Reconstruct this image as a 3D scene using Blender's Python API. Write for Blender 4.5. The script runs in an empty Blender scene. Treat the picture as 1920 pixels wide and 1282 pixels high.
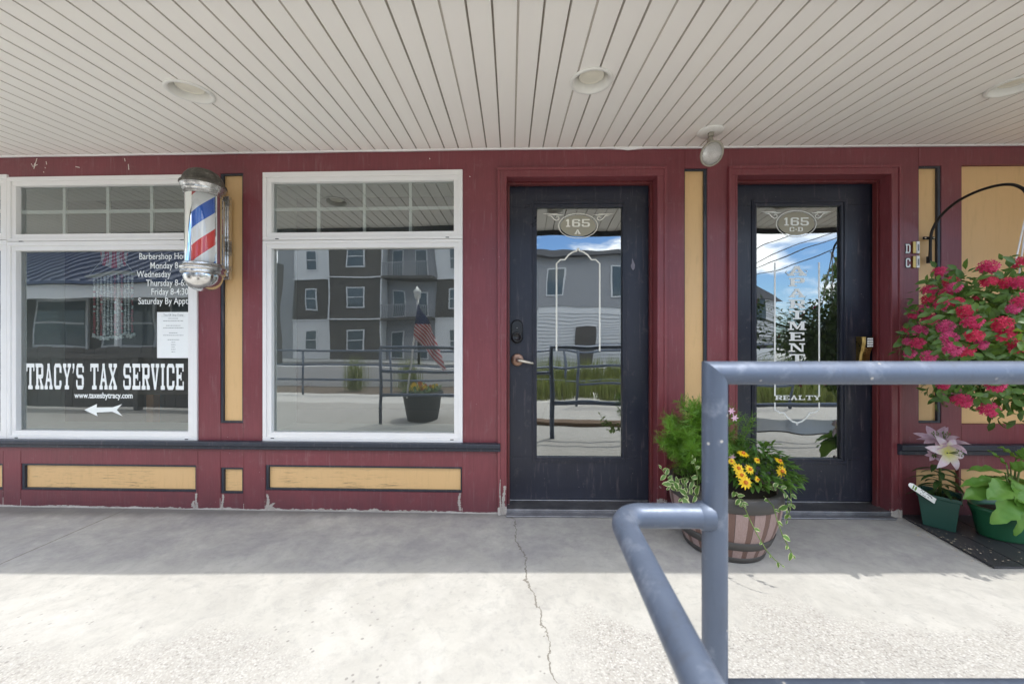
SUN_X, SUN_Y = .29, -.28
SKY_S, SUN_S, EXPO, CL = .15, 2.0, 0.88, 13.0
CLOUD_LOC = (.3, .2, 0)
import bpy, bmesh, math, random
from mathutils import Vector, Matrix
R_ = random.Random(11)
D = bpy.data
SC = bpy.context.scene
COL = SC.collection
F = 690.0            # focal length in survey pixels
CAMH = 1.12          # eye height above the pavement
sin, cos, pi = math.sin, math.cos, math.pi

# ---------------------------------------------------------------- facade frames
class Wall:
    """One straight stretch of the shop front: u runs along it, v is up, w is out towards the street."""
    def __init__(s, m, x0, y0):
        s.m, s.x0, s.y0 = m, x0, y0
        n = math.hypot(1, m); s.n = n
        s.eu = Vector((1/n, -m/n, 0)); s.ew = Vector((-m/n, -1/n, 0)); s.o = Vector((x0, y0, 0))
    def P(s, u, v, w): return s.o + s.eu*u + s.ew*w + Vector((0, 0, v))
    def z(s, x, w=0):
        t = (x-960)/F
        return (s.m*s.x0 + s.y0 - w*s.n)/(1+s.m*t)
    def u(s, x, w=0):
        t = (x-960)/F; z = s.z(x, w)
        return ((t*z-s.x0) - s.m*(z-s.y0))/s.n
    def v(s, x, y, w=0): return CAMH + (641-y)/F*s.z(x, w)
    def rect(s, x0, x1, y0, y1, w=0):
        xm = (x0+x1)/2
        return (s.u(x0, w), s.u(x1, w), s.v(xm, y1, w), s.v(xm, y0, w))
HX = -0.191
WL = Wall(0.0317, HX, 2.403)
WR = Wall(0.0152, HX, 2.403)

# ---------------------------------------------------------------- mesh builder
class MB:
    def __init__(s): s.v = []; s.f = []; s.sm = []; s.t = []; s.mi = []
    def add(s, verts, faces, smooth=False, t=None, mi=0):
        b = len(s.v)
        s.v += [Vector(p) for p in verts]
        s.t += (list(t) if t is not None else [0.0]*len(verts))
        for f in faces:
            s.f.append([b+i for i in f]); s.sm.append(smooth); s.mi.append(mi)
    def quad(s, a, b, c, d, mi=0): s.add([a, b, c, d], [(0, 1, 2, 3)], mi=mi)
    def box(s, x0, x1, y0, y1, z0, z1, fn=None, mi=0):
        fn = fn or (lambda x, y, z: Vector((x, y, z)))
        vs = [fn(x, y, z) for x in (x0, x1) for y in (y0, y1) for z in (z0, z1)]
        s.add(vs, [(0,1,3,2),(4,6,7,5),(0,4,5,1),(2,3,7,6),(0,2,6,4),(1,5,7,3)], mi=mi)
    def wbox(s, W, u0, u1, v0, v1, w0, w1, mi=0): s.box(u0, u1, v0, v1, w0, w1, W.P, mi)
    def tube(s, pts, r, n=12, cap=True, smooth=True, t=None):
        pts = [Vector(p) for p in pts]; N = len(pts)
        rs = r if isinstance(r, (list, tuple)) else [r]*N
        tans = []
        for i in range(N):
            a = pts[max(i-1, 0)]; b = pts[min(i+1, N-1)]
            d = (b-a); tans.append(d.normalized() if d.length > 1e-9 else Vector((0, 0, 1)))
        ref = Vector((0, 0, 1)) if abs(tans[0].z) < .9 else Vector((1, 0, 0))
        nx = tans[0].cross(ref).normalized()
        vs = []
        for i in range(N):
            nx = (nx - tans[i]*nx.dot(tans[i])).normalized(); ny = tans[i].cross(nx)
            for k in range(n):
                a = 2*pi*k/n; vs.append(pts[i] + (nx*cos(a)+ny*sin(a))*rs[i])
        fs = [(i*n+k, i*n+(k+1) % n, (i+1)*n+(k+1) % n, (i+1)*n+k) for i in range(N-1) for k in range(n)]
        if cap:
            fs.append(tuple(reversed(range(n)))); fs.append(tuple((N-1)*n+k for k in range(n)))
        s.add(vs, fs, smooth, t=[t if t is not None else 0.0]*len(vs))
    def lathe(s, prof, c=(0, 0, 0), n=32, axis=None, smooth=True, capb=True, capt=True):
        c = Vector(c)
        if axis is None: ax, ay, az = Vector((1,0,0)), Vector((0,1,0)), Vector((0,0,1))
        else:
            az = Vector(axis).normalized(); ref = Vector((0,0,1)) if abs(az.z) < .9 else Vector((1,0,0))
            ax = ref.cross(az).normalized(); ay = az.cross(ax)
        vs = [c + ax*(r*cos(2*pi*k/n)) + ay*(r*sin(2*pi*k/n)) + az*h for (r, h) in prof for k in range(n)]
        N = len(prof)
        fs = [(i*n+k, i*n+(k+1) % n, (i+1)*n+(k+1) % n, (i+1)*n+k) for i in range(N-1) for k in range(n)]
        if capb: fs.append(tuple(reversed(range(n))))
        if capt: fs.append(tuple((N-1)*n+k for k in range(n)))
        s.add(vs, fs, smooth)
    def ring(s, W, o, i, w0, w1):
        """rectangular frame between outer and inner rect (u0,u1,v0,v1): butted pieces"""
        a0, a1, b0, b1 = o; c0, c1, d0, d1 = i
        if d1 < b1: s.wbox(W, a0, a1, d1, b1, w0, w1)
        if d0 > b0: s.wbox(W, a0, a1, b0, d0, w0, w1)
        if c0 > a0: s.wbox(W, a0, c0, d0, d1, w0, w1)
        if c1 < a1: s.wbox(W, c1, a1, d0, d1, w0, w1)
    def poly(s, W, pts, w):
        """flat polygon (u,v) on the wall"""
        s.add([W.P(u, v, w) for u, v in pts], [tuple(range(len(pts)))])
    def ribbon(s, W, pts, wd, w, closed=False):
        N = len(pts); L = []; Rr = []
        for i in range(N):
            a = pts[(i-1) % N if closed else max(i-1, 0)]; b = pts[(i+1) % N if closed else min(i+1, N-1)]
            dx, dy = b[0]-a[0], b[1]-a[1]; l = math.hypot(dx, dy) or 1
            hw = (wd[i] if isinstance(wd, (list, tuple)) else wd)/2
            L.append(W.P(pts[i][0]-dy/l*hw, pts[i][1]+dx/l*hw, w)); Rr.append(W.P(pts[i][0]+dy/l*hw, pts[i][1]-dx/l*hw, w))
        fs = [(i, (i+1) % N, N+(i+1) % N, N+i) for i in range(N if closed else N-1)]
        s.add(L+Rr, fs)
    def leaf(s, p, d, up, L, Wd, fold=.25, curl=.3, ns=4, shape=1.0, tfun=None):
        """folded leaf: p base, d direction, up normal-ish; t = 0 midrib .. 1 rim"""
        p = Vector(p); d = Vector(d).normalized(); up = Vector(up)
        sd = d.cross(up)
        if sd.length < 1e-4: sd = d.cross(Vector((1, .3, 0)))
        sd.normalize(); up = sd.cross(d)
        vs = []; ts = []; c = p.copy(); dd = d.copy(); uu = up.copy()
        for i in range(ns+1):
            q = i/ns
            hw = Wd/2*(sin(pi*min(1, max(0.0, q**shape)))**.8 if 0 < q < 1 else (.12 if i == 0 else 0.02))
            vs += [c-sd*hw+uu*hw*fold, c, c+sd*hw+uu*hw*fold]
            ts += ([1, 0, 1] if tfun is None else [tfun(q, 1), tfun(q, 0), tfun(q, 1)])
            ang = -curl/ns
            nd = dd*cos(ang)+uu*sin(ang); uu = uu*cos(ang)-dd*sin(ang); dd = nd
            c = c+dd*(L/ns)
        fs = []
        for i in range(ns):
            a = i*3; fs += [(a, a+1, a+4, a+3), (a+1, a+2, a+5, a+4)]
        s.add(vs, fs, True, t=ts)
    def wall_holes(s, W, o, holes, w, reveal):
        us = sorted(set([o[0], o[1]]+[h[i] for h in holes for i in (0, 1)])); vs = sorted(set([o[2], o[3]]+[h[i] for h in holes for i in (2, 3)]))
        us = [u for u in us if o[0] <= u <= o[1]]; vs = [v for v in vs if o[2] <= v <= o[3]]
        for i in range(len(us)-1):
            for j in range(len(vs)-1):
                cu = (us[i]+us[i+1])/2; cv = (vs[j]+vs[j+1])/2
                if any(h[0] < cu < h[1] and h[2] < cv < h[3] for h in holes): continue
                s.quad(W.P(us[i], vs[j], w), W.P(us[i+1], vs[j], w), W.P(us[i+1], vs[j+1], w), W.P(us[i], vs[j+1], w))
        for h in holes:
            dp = h[4] if len(h) > 4 else reveal
            a0, a1, b0, b1 = max(h[0], o[0]), min(h[1], o[1]), max(h[2], o[2]), min(h[3], o[3])
            if h[0] >= o[0]: s.quad(W.P(a0, b0, w), W.P(a0, b1, w), W.P(a0, b1, w-dp), W.P(a0, b0, w-dp))
            if h[1] <= o[1]: s.quad(W.P(a1, b0, w), W.P(a1, b0, w-dp), W.P(a1, b1, w-dp), W.P(a1, b1, w))
            s.quad(W.P(a0, b1, w), W.P(a1, b1, w), W.P(a1, b1, w-dp), W.P(a0, b1, w-dp))
            if h[2] > o[2]+1e-4: s.quad(W.P(a0, b0, w), W.P(a0, b0, w-dp), W.P(a1, b0, w-dp), W.P(a1, b0, w))

def root_of(o):
    while o.parent: o = o.parent
    return o
def obj(name, mb, mat, parent=None, bevel=0, seg=2, loc=None):
    me = D.meshes.new(name)
    off = Vector(root_of(parent).location) if parent else (Vector(loc) if loc else Vector((0, 0, 0)))
    me.from_pydata([p-off for p in mb.v], [], mb.f)
    me.polygons.foreach_set('use_smooth', mb.sm)
    if any(mb.t):
        at = me.attributes.new('t', 'FLOAT', 'POINT'); at.data.foreach_set('value', mb.t)
    for m in (mat if isinstance(mat, (list, tuple)) else [mat]): me.materials.append(m)
    if any(mb.mi): me.polygons.foreach_set('material_index', mb.mi)
    me.validate(); me.update()
    o = D.objects.new(name, me); COL.objects.link(o)
    if parent: o.parent = parent
    else: o.location = off
    if bevel:
        b = o.modifiers.new('Bevel', 'BEVEL'); b.width = bevel; b.segments = seg; b.limit_method = 'ANGLE'; b.angle_limit = .6
    return o
def tag(o, label=None, cat=None, group=None, kind=None):
    if label: o['label'] = label
    if cat: o['category'] = cat
    if group: o['group'] = group
    if kind: o['kind'] = kind
    return o
def thing(name, label, cat, loc, group=None):
    o = D.objects.new(name, None); COL.objects.link(o); o.location = loc; o.empty_display_size = .1
    return tag(o, label, cat, group)
def kids(o): return [c for c in D.objects if c.parent == o]
def copy_tree(o, loc=None, parent=None):
    c = o.copy(); COL.objects.link(c); c.parent = parent
    if loc is not None: c.location = loc
    for k in kids(o): copy_tree(k, None, c)
    return c

# ---------------------------------------------------------------- materials
class NT:
    def __init__(s, name):
        s.m = D.materials.new(name); s.m.use_nodes = True; s.t = s.m.node_tree; s.n = s.t.nodes; s.l = s.t.links
        s.b = s.n['Principled BSDF']; s.out = s.n['Material Output']; s.tc = None
    def new(s, ty, **kw):
        n = s.n.new(ty)
        for k, v in kw.items():
            if k in n.inputs.keys(): s.set(n.inputs[k], v)
            else: setattr(n, k, v)
        return n
    def set(s, i, v):
        if hasattr(v, 'is_output'): s.l.new(v, i)
        else: i.default_value = v
    def coord(s, which='Object', scale=(1, 1, 1)):
        if not s.tc: s.tc = s.new('ShaderNodeTexCoord')
        o = s.tc.outputs[which]
        if scale != (1, 1, 1):
            mp = s.new('ShaderNodeMapping'); s.l.new(o, mp.inputs[0]); mp.inputs['Scale'].default_value = scale; o = mp.outputs[0]
        return o
    def noise(s, scale, detail=4, rough=.55, co=None, dist=0):
        n = s.new('ShaderNodeTexNoise'); s.l.new(co or s.coord(), n.inputs['Vector'])
        n.inputs['Scale'].default_value = scale; n.inputs['Detail'].default_value = detail; n.inputs['Roughness'].default_value = rough; n.inputs['Distortion'].default_value = dist
        return n.outputs['Fac']
    def vor(s, scale, co=None, feature='F1', out='Distance', rand=1):
        n = s.new('ShaderNodeTexVoronoi', feature=feature); s.l.new(co or s.coord(), n.inputs['Vector']); n.inputs['Scale'].default_value = scale
        n.inputs['Randomness'].default_value = rand
        return n.outputs[out]
    def math(s, op, a, b=None, c=None, clamp=False):
        n = s.new('ShaderNodeMath', operation=op, use_clamp=clamp); s.set(n.inputs[0], a)
        if b is not None: s.set(n.inputs[1], b)
        if c is not None: s.set(n.inputs[2], c)
        return n.outputs[0]
    def ramp(s, fac, stops, interp='LINEAR'):
        n = s.new('ShaderNodeValToRGB'); s.l.new(fac, n.inputs[0]); r = n.color_ramp; r.interpolation = interp
        while len(r.elements) < len(stops): r.elements.new(.5)
        for e, (p, c) in zip(r.elements, stops):
            e.position = p; e.color = (c, c, c, 1) if isinstance(c, (int, float)) else (*c[:3], 1)
        return n.outputs[0]
    def mix(s, fac, a, b, blend='MIX'):
        n = s.new('ShaderNodeMix', data_type='RGBA', blend_type=blend)
        s.set(n.inputs[0], fac)
        for i, v in ((6, a), (7, b)):
            if isinstance(v, tuple): v = (*v[:3], 1)
            s.set(n.inputs[i], v)
        return n.outputs[2]
    def remap(s, v, a, b, c=0, d=1, smooth=False):
        n = s.new('ShaderNodeMapRange'); s.set(n.inputs[0], v)
        if smooth: n.interpolation_type = 'SMOOTHSTEP'
        for i, x in enumerate((a, b, c, d)): n.inputs[i+1].default_value = x
        return n.outputs[0]
    def bump(s, h, strength=.2, dist=.01):
        n = s.new('ShaderNodeBump'); s.l.new(h, n.inputs['Height']); n.inputs['Strength'].default_value = strength; n.inputs['Distance'].default_value = dist
        s.l.new(n.outputs[0], s.b.inputs['Normal']); return n.outputs[0]
    def xyz(s, v=None):
        n = s.new('ShaderNodeSeparateXYZ'); s.l.new(v or s.coord(), n.inputs[0]); return n.outputs
    def fin(s, col=None, rough=None, metal=None, **kw):
        for k, v in (('Base Color', col), ('Roughness', rough), ('Metallic', metal)):
            if v is None: continue
            if k == 'Base Color' and isinstance(v, tuple): v = (*v[:3], 1)
            s.set(s.b.inputs[k], v)
        for k, v in kw.items(): s.set(s.b.inputs[k.replace('_', ' ')], v)
        return s.m
def sc(c, k): return tuple(min(1, x*k) for x in c)
def plain(name, col, rough=.5, metal=0, var=.12, ns=9, bump=.0, bs=60, **kw):
    n = NT(name)
    f = n.noise(ns, 5, .6)
    c = n.mix(f, sc(col, 1-var), sc(col, 1+var))
    if bump: n.bump(n.noise(bs, 4, .6), bump, .004)
    return n.fin(c, rough, metal, **kw)

def paint(name, col, rough=.42, chip=0.0, col2=None):
    """brushed exterior paint: brush grain, faint weathering patches, specks, and optional flaked foot"""
    n = NT(name); co = n.coord()
    g = n.noise(7, 4, .6, n.coord('Object', (18, 18, 1.2)))
    p = n.noise(2.3, 5, .6)
    c = n.mix(n.remap(p, .3, .7), sc(col, .88), col2 or sc(col, 1.12))
    c = n.mix(n.math('MULTIPLY', n.remap(g, .38, .68), .30), c, sc(col, 1.45))
    stk = n.noise(5, 5, .7, n.coord('Object', (9, 9, .35)))
    c = n.mix(n.remap(stk, .52, .72, 0, .30), c, sc(col, .62))
    c = n.mix(n.remap(n.noise(9, 5, .6, n.coord('Object', (5, 5, .5))), .58, .75, 0, .16), c, (.45, .36, .36))
    dust = n.remap(n.noise(16, 6, .7), .58, .8, 0, .16)
    c = n.mix(dust, c, (.42, .36, .33))
    sp = n.remap(n.vor(34), .0, .09, 1, 0)
    sp = n.math('MULTIPLY', sp, n.remap(n.noise(5.1, 2), .57, .62))
    sp = n.math('GREATER_THAN', sp, .42)
    c = n.mix(n.math('MULTIPLY', sp, .85), c, (.60, .55, .52))
    if chip:
        zz = n.xyz()[2]
        gm = n.math('MULTIPLY', n.remap(n.math('ADD', zz, n.math('MULTIPLY', n.noise(6, 5, .65), .16)), .34, .08), n.remap(n.noise(11, 5, .7), .25, .6, .45, 1))
        c = n.mix(n.math('MULTIPLY', gm, .55), c, (.075, .045, .055))
    hgt = g
    if chip:
        z = n.xyz()[2]
        e = n.noise(13, 6, .72, n.coord('Object', (1, 1, 1.6)))
        lo = n.noise(2.7, 2, .5)
        lim = n.math('MULTIPLY', n.math('POWER', n.math('MULTIPLY', e, lo), 1.6), chip*4.2)
        m = n.math('LESS_THAN', z, lim)
        wood = n.mix(n.noise(40, 4, .6), (.36, .33, .3), (.62, .59, .55))
        c = n.mix(m, c, wood)
        hgt = n.math('SUBTRACT', g, n.math('MULTIPLY', m, 1.2))
    n.bump(hgt, .25, .0025)
    return n.fin(c, n.remap(p, .3, .7, rough-.06, rough+.1))

M = {}
M['red'] = paint('burgundy_paint', (.190, .046, .055), .36, .022)
M['casing'] = paint('burgundy_casing_paint', (.205, .049, .057), .33, .16)
M['jamb'] = paint('jamb_paint', (.14, .027, .028), .33, .12)
M['navy'] = paint('navy_trim_paint', (.022, .028, .042), .34)
M['door'] = paint('door_paint', (.019, .022, .036), .33)
def tan_mat():
    n = NT('tan_panel_paint'); g = n.noise(6, 5, .65, n.coord('Object', (1.5, 1.5, 26)))
    c = n.mix(n.noise(1.8, 4), (.70, .45, .20), (.78, .51, .245))
    z = n.xyz()[2]
    st = n.math('MULTIPLY', n.remap(g, .56, .62), n.remap(z, .34, .10))
    st = n.math('MULTIPLY', st, n.remap(n.noise(3.1, 3), .45, .6))
    c = n.mix(st, c, (.20, .13, .07)); c = n.mix(n.remap(n.noise(14, 6, .7, n.coord('Object', (3, 3, .4))), .52, .74, 0, .22), c, (.40, .25, .10)); n.bump(g, .25, .002)
    return n.fin(c, .5)
M['tan'] = tan_mat()
M['vinyl'] = plain('white_vinyl', (.86, .85, .83), .35, var=.05, ns=4, bump=.03, bs=90)
def soffit_mat():
    n = NT('soffit_vinyl'); co = n.coord()
    c = n.mix(n.noise(1.3, 4, .5), (.92, .89, .825), (.955, .93, .875))
    b = n.noise(2.0, 2, .5, n.coord('Object', (11, .2, 1)))
    c = n.mix(n.remap(b, .3, .7, 0, .25), c, (.88, .84, .80)); n.bump(n.noise(3.5, 3), .12, .01)
    return n.fin(c, .5)
M['soffit'] = soffit_mat()
M['groove'] = plain('soffit_groove_shadowline', (.60, .56, .50), .7)
M['seam'] = plain('soffit_seam_shadow', (.27, .245, .21), .8)  # seam shadow put into a darker tone of the vinyl
M['lampwhite'] = plain('white_enamel', (.80, .79, .74), .4, var=.04)
M['bulb'] = plain('frosted_bulb', (.78, .74, .62), .25, var=.06, ns=30)
M['black'] = plain('black_plastic', (.012, .012, .014), .28)
M['blackiron'] = plain('black_iron', (.018, .016, .015), .45, .3, bump=.15)
def steel(name, col, rough, sp=.25):
    n = NT(name); f = n.noise(14, 6, .65)
    c = n.mix(n.remap(f, .35, .7), sc(col, .7), sc(col, 1.1)); n.bump(n.noise(30, 4), .06, .003)
    return n.fin(c, n.remap(f, .3, .7, rough, rough+sp), 1.0)
M['chrome'] = steel('worn_chrome', (.75, .74, .72), .08, .2)
def tarnish():
    n = NT('tarnished_chrome'); f = n.noise(7, 7, .7); z = n.xyz()[2]
    k = n.remap(n.math('ADD', f, n.math('MULTIPLY', z, 0)), .36, .54)
    c = n.mix(k, (.13, .125, .11), (.74, .73, .71))
    n.bump(n.noise(60, 5, .7), .35, .003)
    return n.fin(c, n.mix(k, (.6, .6, .6), (.12, .12, .12)), n.remap(k, 0, 1, .55, 1))
M['tarnish'] = tarnish()
def dome():
    n = NT('weathered_grey_dome'); f = n.noise(26, 7, .75)
    c = n.ramp(f, [(.3, (.05, .047, .04)), (.55, (.13, .12, .10)), (.72, (.33, .31, .27))]); n.bump(n.noise(90, 5, .7), .5, .003)
    return n.fin(c, .75, .2)
M['dome'] = dome()
M['brass'] = steel('aged_brass', (.52, .36, .13), .22)
M['copper'] = steel('worn_copper', (.42, .27, .20), .35)
M['satin'] = steel('satin_nickel', (.72, .66, .55), .25)
M['alu'] = steel('threshold_aluminium', (.36, .36, .38), .38, .2)
def barber():
    n = NT('barber_stripes'); x, y, z = n.xyz()
    ph = n.math('ARCTAN2', n.math('SUBTRACT', x, 0), n.math('MULTIPLY', y, -1.0))
    q = n.math('SUBTRACT', z, n.math('MULTIPLY', ph, .084))
    q = n.math('FRACT', n.math('ADD', n.math('DIVIDE', q, .40), .0))
    q = n.math('FRACT', n.math('ADD', q, BARBER_PHASE))
    c = n.ramp(q, [(0, (.86, .85, .83)), (.25, (.72, .045, .04)), (.5, (.86, .85, .83)), (.75, (.025, .13, .56))], 'CONSTANT')
    return n.fin(c, .35)
BARBER_PHASE = .80
M['barber'] = barber()
def tglass(name, refl, tint=(.9, .93, .92), wav=.0, ws=3.0, veil=0):
    """window pane: mirror-like coat over a see-through sheet"""
    n = NT(name); n.n.remove(n.b)
    tr = n.new('ShaderNodeBsdfTransparent'); tr.inputs[0].default_value = (*tint, 1)
    gl = n.new('ShaderNodeBsdfGlossy'); gl.inputs['Roughness'].default_value = 0.0; gl.inputs[0].default_value = (.93, .97, .96, 1)
    fr = n.new('ShaderNodeFresnel'); fr.inputs[0].default_value = 1.5
    fac = n.math('ADD', fr.outputs[0], refl, clamp=True)
    mx = n.new('ShaderNodeMixShader'); n.l.new(fac, mx.inputs[0]); n.l.new(tr.outputs[0], mx.inputs[1]); n.l.new(gl.outputs[0], mx.inputs[2])
    if wav:
        bp = n.new('ShaderNodeBump'); bp.inputs['Strength'].default_value = wav; bp.inputs['Distance'].default_value = .01
        n.l.new(n.noise(ws, 1, .4), bp.inputs['Height'])
        n.l.new(bp.outputs[0], gl.inputs['Normal'])
    if veil:      # washed-out haze painted in as a pale diffuse layer
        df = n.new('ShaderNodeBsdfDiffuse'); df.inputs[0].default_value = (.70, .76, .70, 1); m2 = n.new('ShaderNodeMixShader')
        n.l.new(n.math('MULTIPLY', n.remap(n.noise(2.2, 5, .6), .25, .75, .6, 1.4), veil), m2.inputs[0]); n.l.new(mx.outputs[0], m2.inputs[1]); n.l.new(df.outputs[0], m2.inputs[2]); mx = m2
    n.l.new(mx.outputs[0], n.out.inputs[0]); return n.m
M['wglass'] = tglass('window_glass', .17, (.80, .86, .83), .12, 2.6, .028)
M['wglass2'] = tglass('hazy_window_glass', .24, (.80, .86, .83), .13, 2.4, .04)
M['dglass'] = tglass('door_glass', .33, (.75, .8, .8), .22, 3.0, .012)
M['tube'] = tglass('barber_tube_glass', .02, (.97, .98, .98))
M['bare'] = plain('bare_weathered_wood', (.40, .365, .33), .85, var=.35, ns=45, bump=.6)
M['decal'] = plain('white_vinyl_decal', (.90, .93, .90), .5, var=.04)
M['decal2'] = plain('cream_vinyl_decal', (.86, .85, .76), .5, var=.05)
M['ovalfill'] = plain('cream_oval_decal', (.36, .34, .26), .5, var=.08)
M['ink'] = plain('dark_ink', (.03, .03, .03), .6)
M['greyink'] = plain('grey_print', (.22, .24, .23), .6)
M['paper'] = plain('printed_paper', (.90, .92, .90), .7, var=.04)
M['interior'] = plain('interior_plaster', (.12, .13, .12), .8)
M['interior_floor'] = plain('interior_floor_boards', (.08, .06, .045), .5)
M['reveal'] = plain('white_reveal', (.55, .6, .56), .6, var=.05)
M['lightmetal'] = plain('beige_lamp_housing', (.36, .33, .27), .4, .3, var=.3, ns=40)
def lens():
    n = NT('flood_lens'); w = n.new('ShaderNodeTexWave', wave_type='BANDS'); n.l.new(n.coord(), w.inputs[0]); w.inputs['Scale'].default_value = 55; w.inputs['Distortion'].default_value = 2
    n.bump(w.outputs['Fac'], .6, .004)
    return n.fin(n.mix(n.remap(w.outputs['Fac'], .3, .7), (.30, .28, .26), (.95, .94, .90)), .10, .55)
M['lens'] = lens()
def rail_mat():
    n = NT('galvanised_blue_grey_paint'); f = n.noise(16, 6, .65); l = n.noise(5, 4, .5)
    c = n.mix(l, (.080, .103, .150), (.125, .153, .208))
    c = n.mix(n.remap(f, .56, .70, 0, .38), c, (.33, .36, .42))
    sp = n.math('MULTIPLY', n.remap(n.vor(30), .06, .11, 1, 0), n.remap(n.noise(4.3, 2), .50, .54))
    c = n.mix(n.math('MULTIPLY', sp, .8), c, (.62, .58, .52))
    drip = n.noise(6, 5, .7, n.coord('Object', (6, 6, 1)))
    c = n.mix(n.remap(drip, .55, .72, 0, .35), c, (.07, .075, .085))
    n.bump(n.math('ADD', n.noise(35, 5, .65), n.math('MULTIPLY', l, .6)), .22, .004)
    return n.fin(c, n.remap(f, .3, .7, .34, .52), .35)
M['rail'] = rail_mat()
def concrete():
    n = NT('worn_concrete'); co = n.coord(); X, Y, Z = n.xyz()
    big = n.noise(1.1, 6, .62); mid = n.noise(5, 8, .68, None, .6); fine = n.noise(70, 4, .6)
    c = n.mix(n.remap(big, .3, .7), CON_A, CON_B)
    c = n.mix(n.remap(mid, .40, .66, 0, .75), c, CON_C)
    c = n.mix(n.remap(n.noise(17, 8, .75, None, .5), .50, .66, 0, .6), c, (.32, .315, .30))
    c = n.mix(n.remap(n.noise(2.4, 7, .7, None, .8), .50, .62, 0, .22), c, (.60, .59, .56))
    spk = n.math('MULTIPLY', n.remap(n.vor(120), .06, .12, 1, 0), n.remap(n.noise(3.7, 4, .65), .50, .58))
    c = n.mix(n.math('MULTIPLY', spk, .55), c, (.16, .15, .14))
    # worn grey sealer close to the wall, flaking off in patches
    nearw = n.remap(n.math('ADD', Y, n.math('MULTIPLY', n.noise(1.7, 5, .65), .55)), 2.02, 2.22, 0, 1, True)
    flake = n.remap(n.math('ADD', n.math('MULTIPLY', n.noise(3.1, 9, .74, n.coord('Object', (1, 1.3, 1)), .3), .75), n.math('MULTIPLY', n.noise(19, 6, .7), .25)), .36, .60)
    c = n.mix(n.math('MULTIPLY', n.math('MULTIPLY', nearw, flake), .72), c, (.245, .238, .25))
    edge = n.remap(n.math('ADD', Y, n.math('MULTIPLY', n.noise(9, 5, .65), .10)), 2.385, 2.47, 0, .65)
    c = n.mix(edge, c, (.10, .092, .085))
    # exposed aggregate where the skin has worn away
    ra = n.math('MULTIPLY', n.remap(n.math('ADD', Y, n.math('MULTIPLY', n.math('SUBTRACT', n.noise(2.1, 5, .6), .5), .9)), 1.52, 1.40, 0, 1), n.remap(X, .12, .34))
    rb = n.math('MULTIPLY', n.remap(n.math('ADD', Y, n.math('MULTIPLY', n.math('SUBTRACT', n.noise(1.6, 5, .6), .5), .9)), 1.44, 1.30, 0, 1), n.remap(X, -.55, -.9, 0, .8))
    ag = n.math('MAXIMUM', ra, rb)
    st = n.vor(150, None, 'F1', 'Color'); sd = n.vor(150)
    sb = n.new('ShaderNodeSeparateColor'); n.l.new(st, sb.inputs[0])
    stone = n.ramp(sb.outputs[0], [(0, (.16, .15, .14)), (.2, (.36, .345, .32)), (.7, (.45, .44, .415)), (1, (.58, .57, .55))])
    stone = n.mix(n.remap(sd, .45, .7, 0, .8), stone, (.33, .31, .28))
    c = n.mix(n.math('MULTIPLY', ag, .70), c, stone)
    # pits
    pit = n.math('MULTIPLY', n.remap(n.vor(26), .10, .16, 1, 0), n.remap(n.noise(2.3, 4, .6), .47, .56))
    pit = n.math('MULTIPLY', pit, n.remap(Y, 1.85, 1.35))
    c = n.mix(n.math('MULTIPLY', pit, .6), c, (.15, .145, .135))
    # crack + control joint
    wob = n.math('ADD', n.math('MULTIPLY', n.math('SUBTRACT', n.noise(4.5, 6, .62), .5), .16), n.math('MULTIPLY', n.math('SUBTRACT', n.noise(22, 4, .7), .5), .03))
    line = n.math('ADD', n.math('SUBTRACT', X, n.math('MULTIPLY', n.math('SUBTRACT', 2.39, Y), .135)), wob)
    wd = n.remap(n.noise(9, 3), .3, .7, .0008, .0048)
    ck = n.math('LESS_THAN', n.math('ABSOLUTE', line), wd)
    jl = n.math('ADD', n.math('ADD', X, 2.585), n.math('MULTIPLY', n.math('SUBTRACT', n.noise(40, 3), .5), .012))
    jt = n.math('LESS_THAN', n.math('ABSOLUTE', jl), .0055)
    m = n.math('MAXIMUM', ck, n.math('MULTIPLY', jt, .75))
    c = n.mix(n.math('MULTIPLY', m, .8), c, (.14, .125, .10))
    c = n.mix(n.math('MULTIPLY', n.remap(fine, .3, .7), .12), c, (.3, .29, .27))
    h = n.math('SUBTRACT', n.math('ADD', n.math('MULTIPLY', mid, .5), n.math('MULTIPLY', n.math('MULTIPLY', ag, sd), -.6)), n.math('ADD', m, n.math('MULTIPLY', pit, .5)))
    h = n.math('ADD', h, n.math('MULTIPLY', fine, .12))
    n.bump(h, .35, .008)
    return n.fin(c, .85)
CON_A, CON_B, CON_C = (.43, .42, .385), (.50, .49, .455), (.365, .355, .33)
M['concrete'] = concrete()
def leafmat(name, a, b, rim=None, rough=.45, trans=.25):
    n = NT(name); f = n.noise(11, 3, .6); c = n.mix(n.remap(f, .3, .7), a, b)
    if rim:
        at = n.new('ShaderNodeAttribute', attribute_name='t')
        k = n.remap(n.math('ADD', at.outputs['Fac'], n.math('MULTIPLY', n.math('SUBTRACT', n.noise(90, 3), .5), .8)), .66, .76)
        c = n.mix(k, c, rim)
    n.fin(c, rough)
    tl = n.new('ShaderNodeBsdfTranslucent'); n.set(tl.inputs[0], n.mix(.5, c, (.35, .5, .05)))
    mx = n.new('ShaderNodeMixShader'); mx.inputs[0].default_value = trans
    n.l.new(n.b.outputs[0], mx.inputs[1]); n.l.new(tl.outputs[0], mx.inputs[2]); n.l.new(mx.outputs[0], n.out.inputs[0])
    return n.m
M['fern'] = leafmat('feathery_green', (.09, .23, .02), (.18, .36, .035))
M['leafdark'] = leafmat('mid_green_leaf', (.035, .10, .018), (.08, .18, .03))
M['varieg'] = leafmat('variegated_leaf', (.05, .13, .02), (.11, .22, .04), (.55, .58, .30))
M['basketleaf'] = leafmat('basket_leaf', (.03, .085, .015), (.10, .20, .035))
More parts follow.
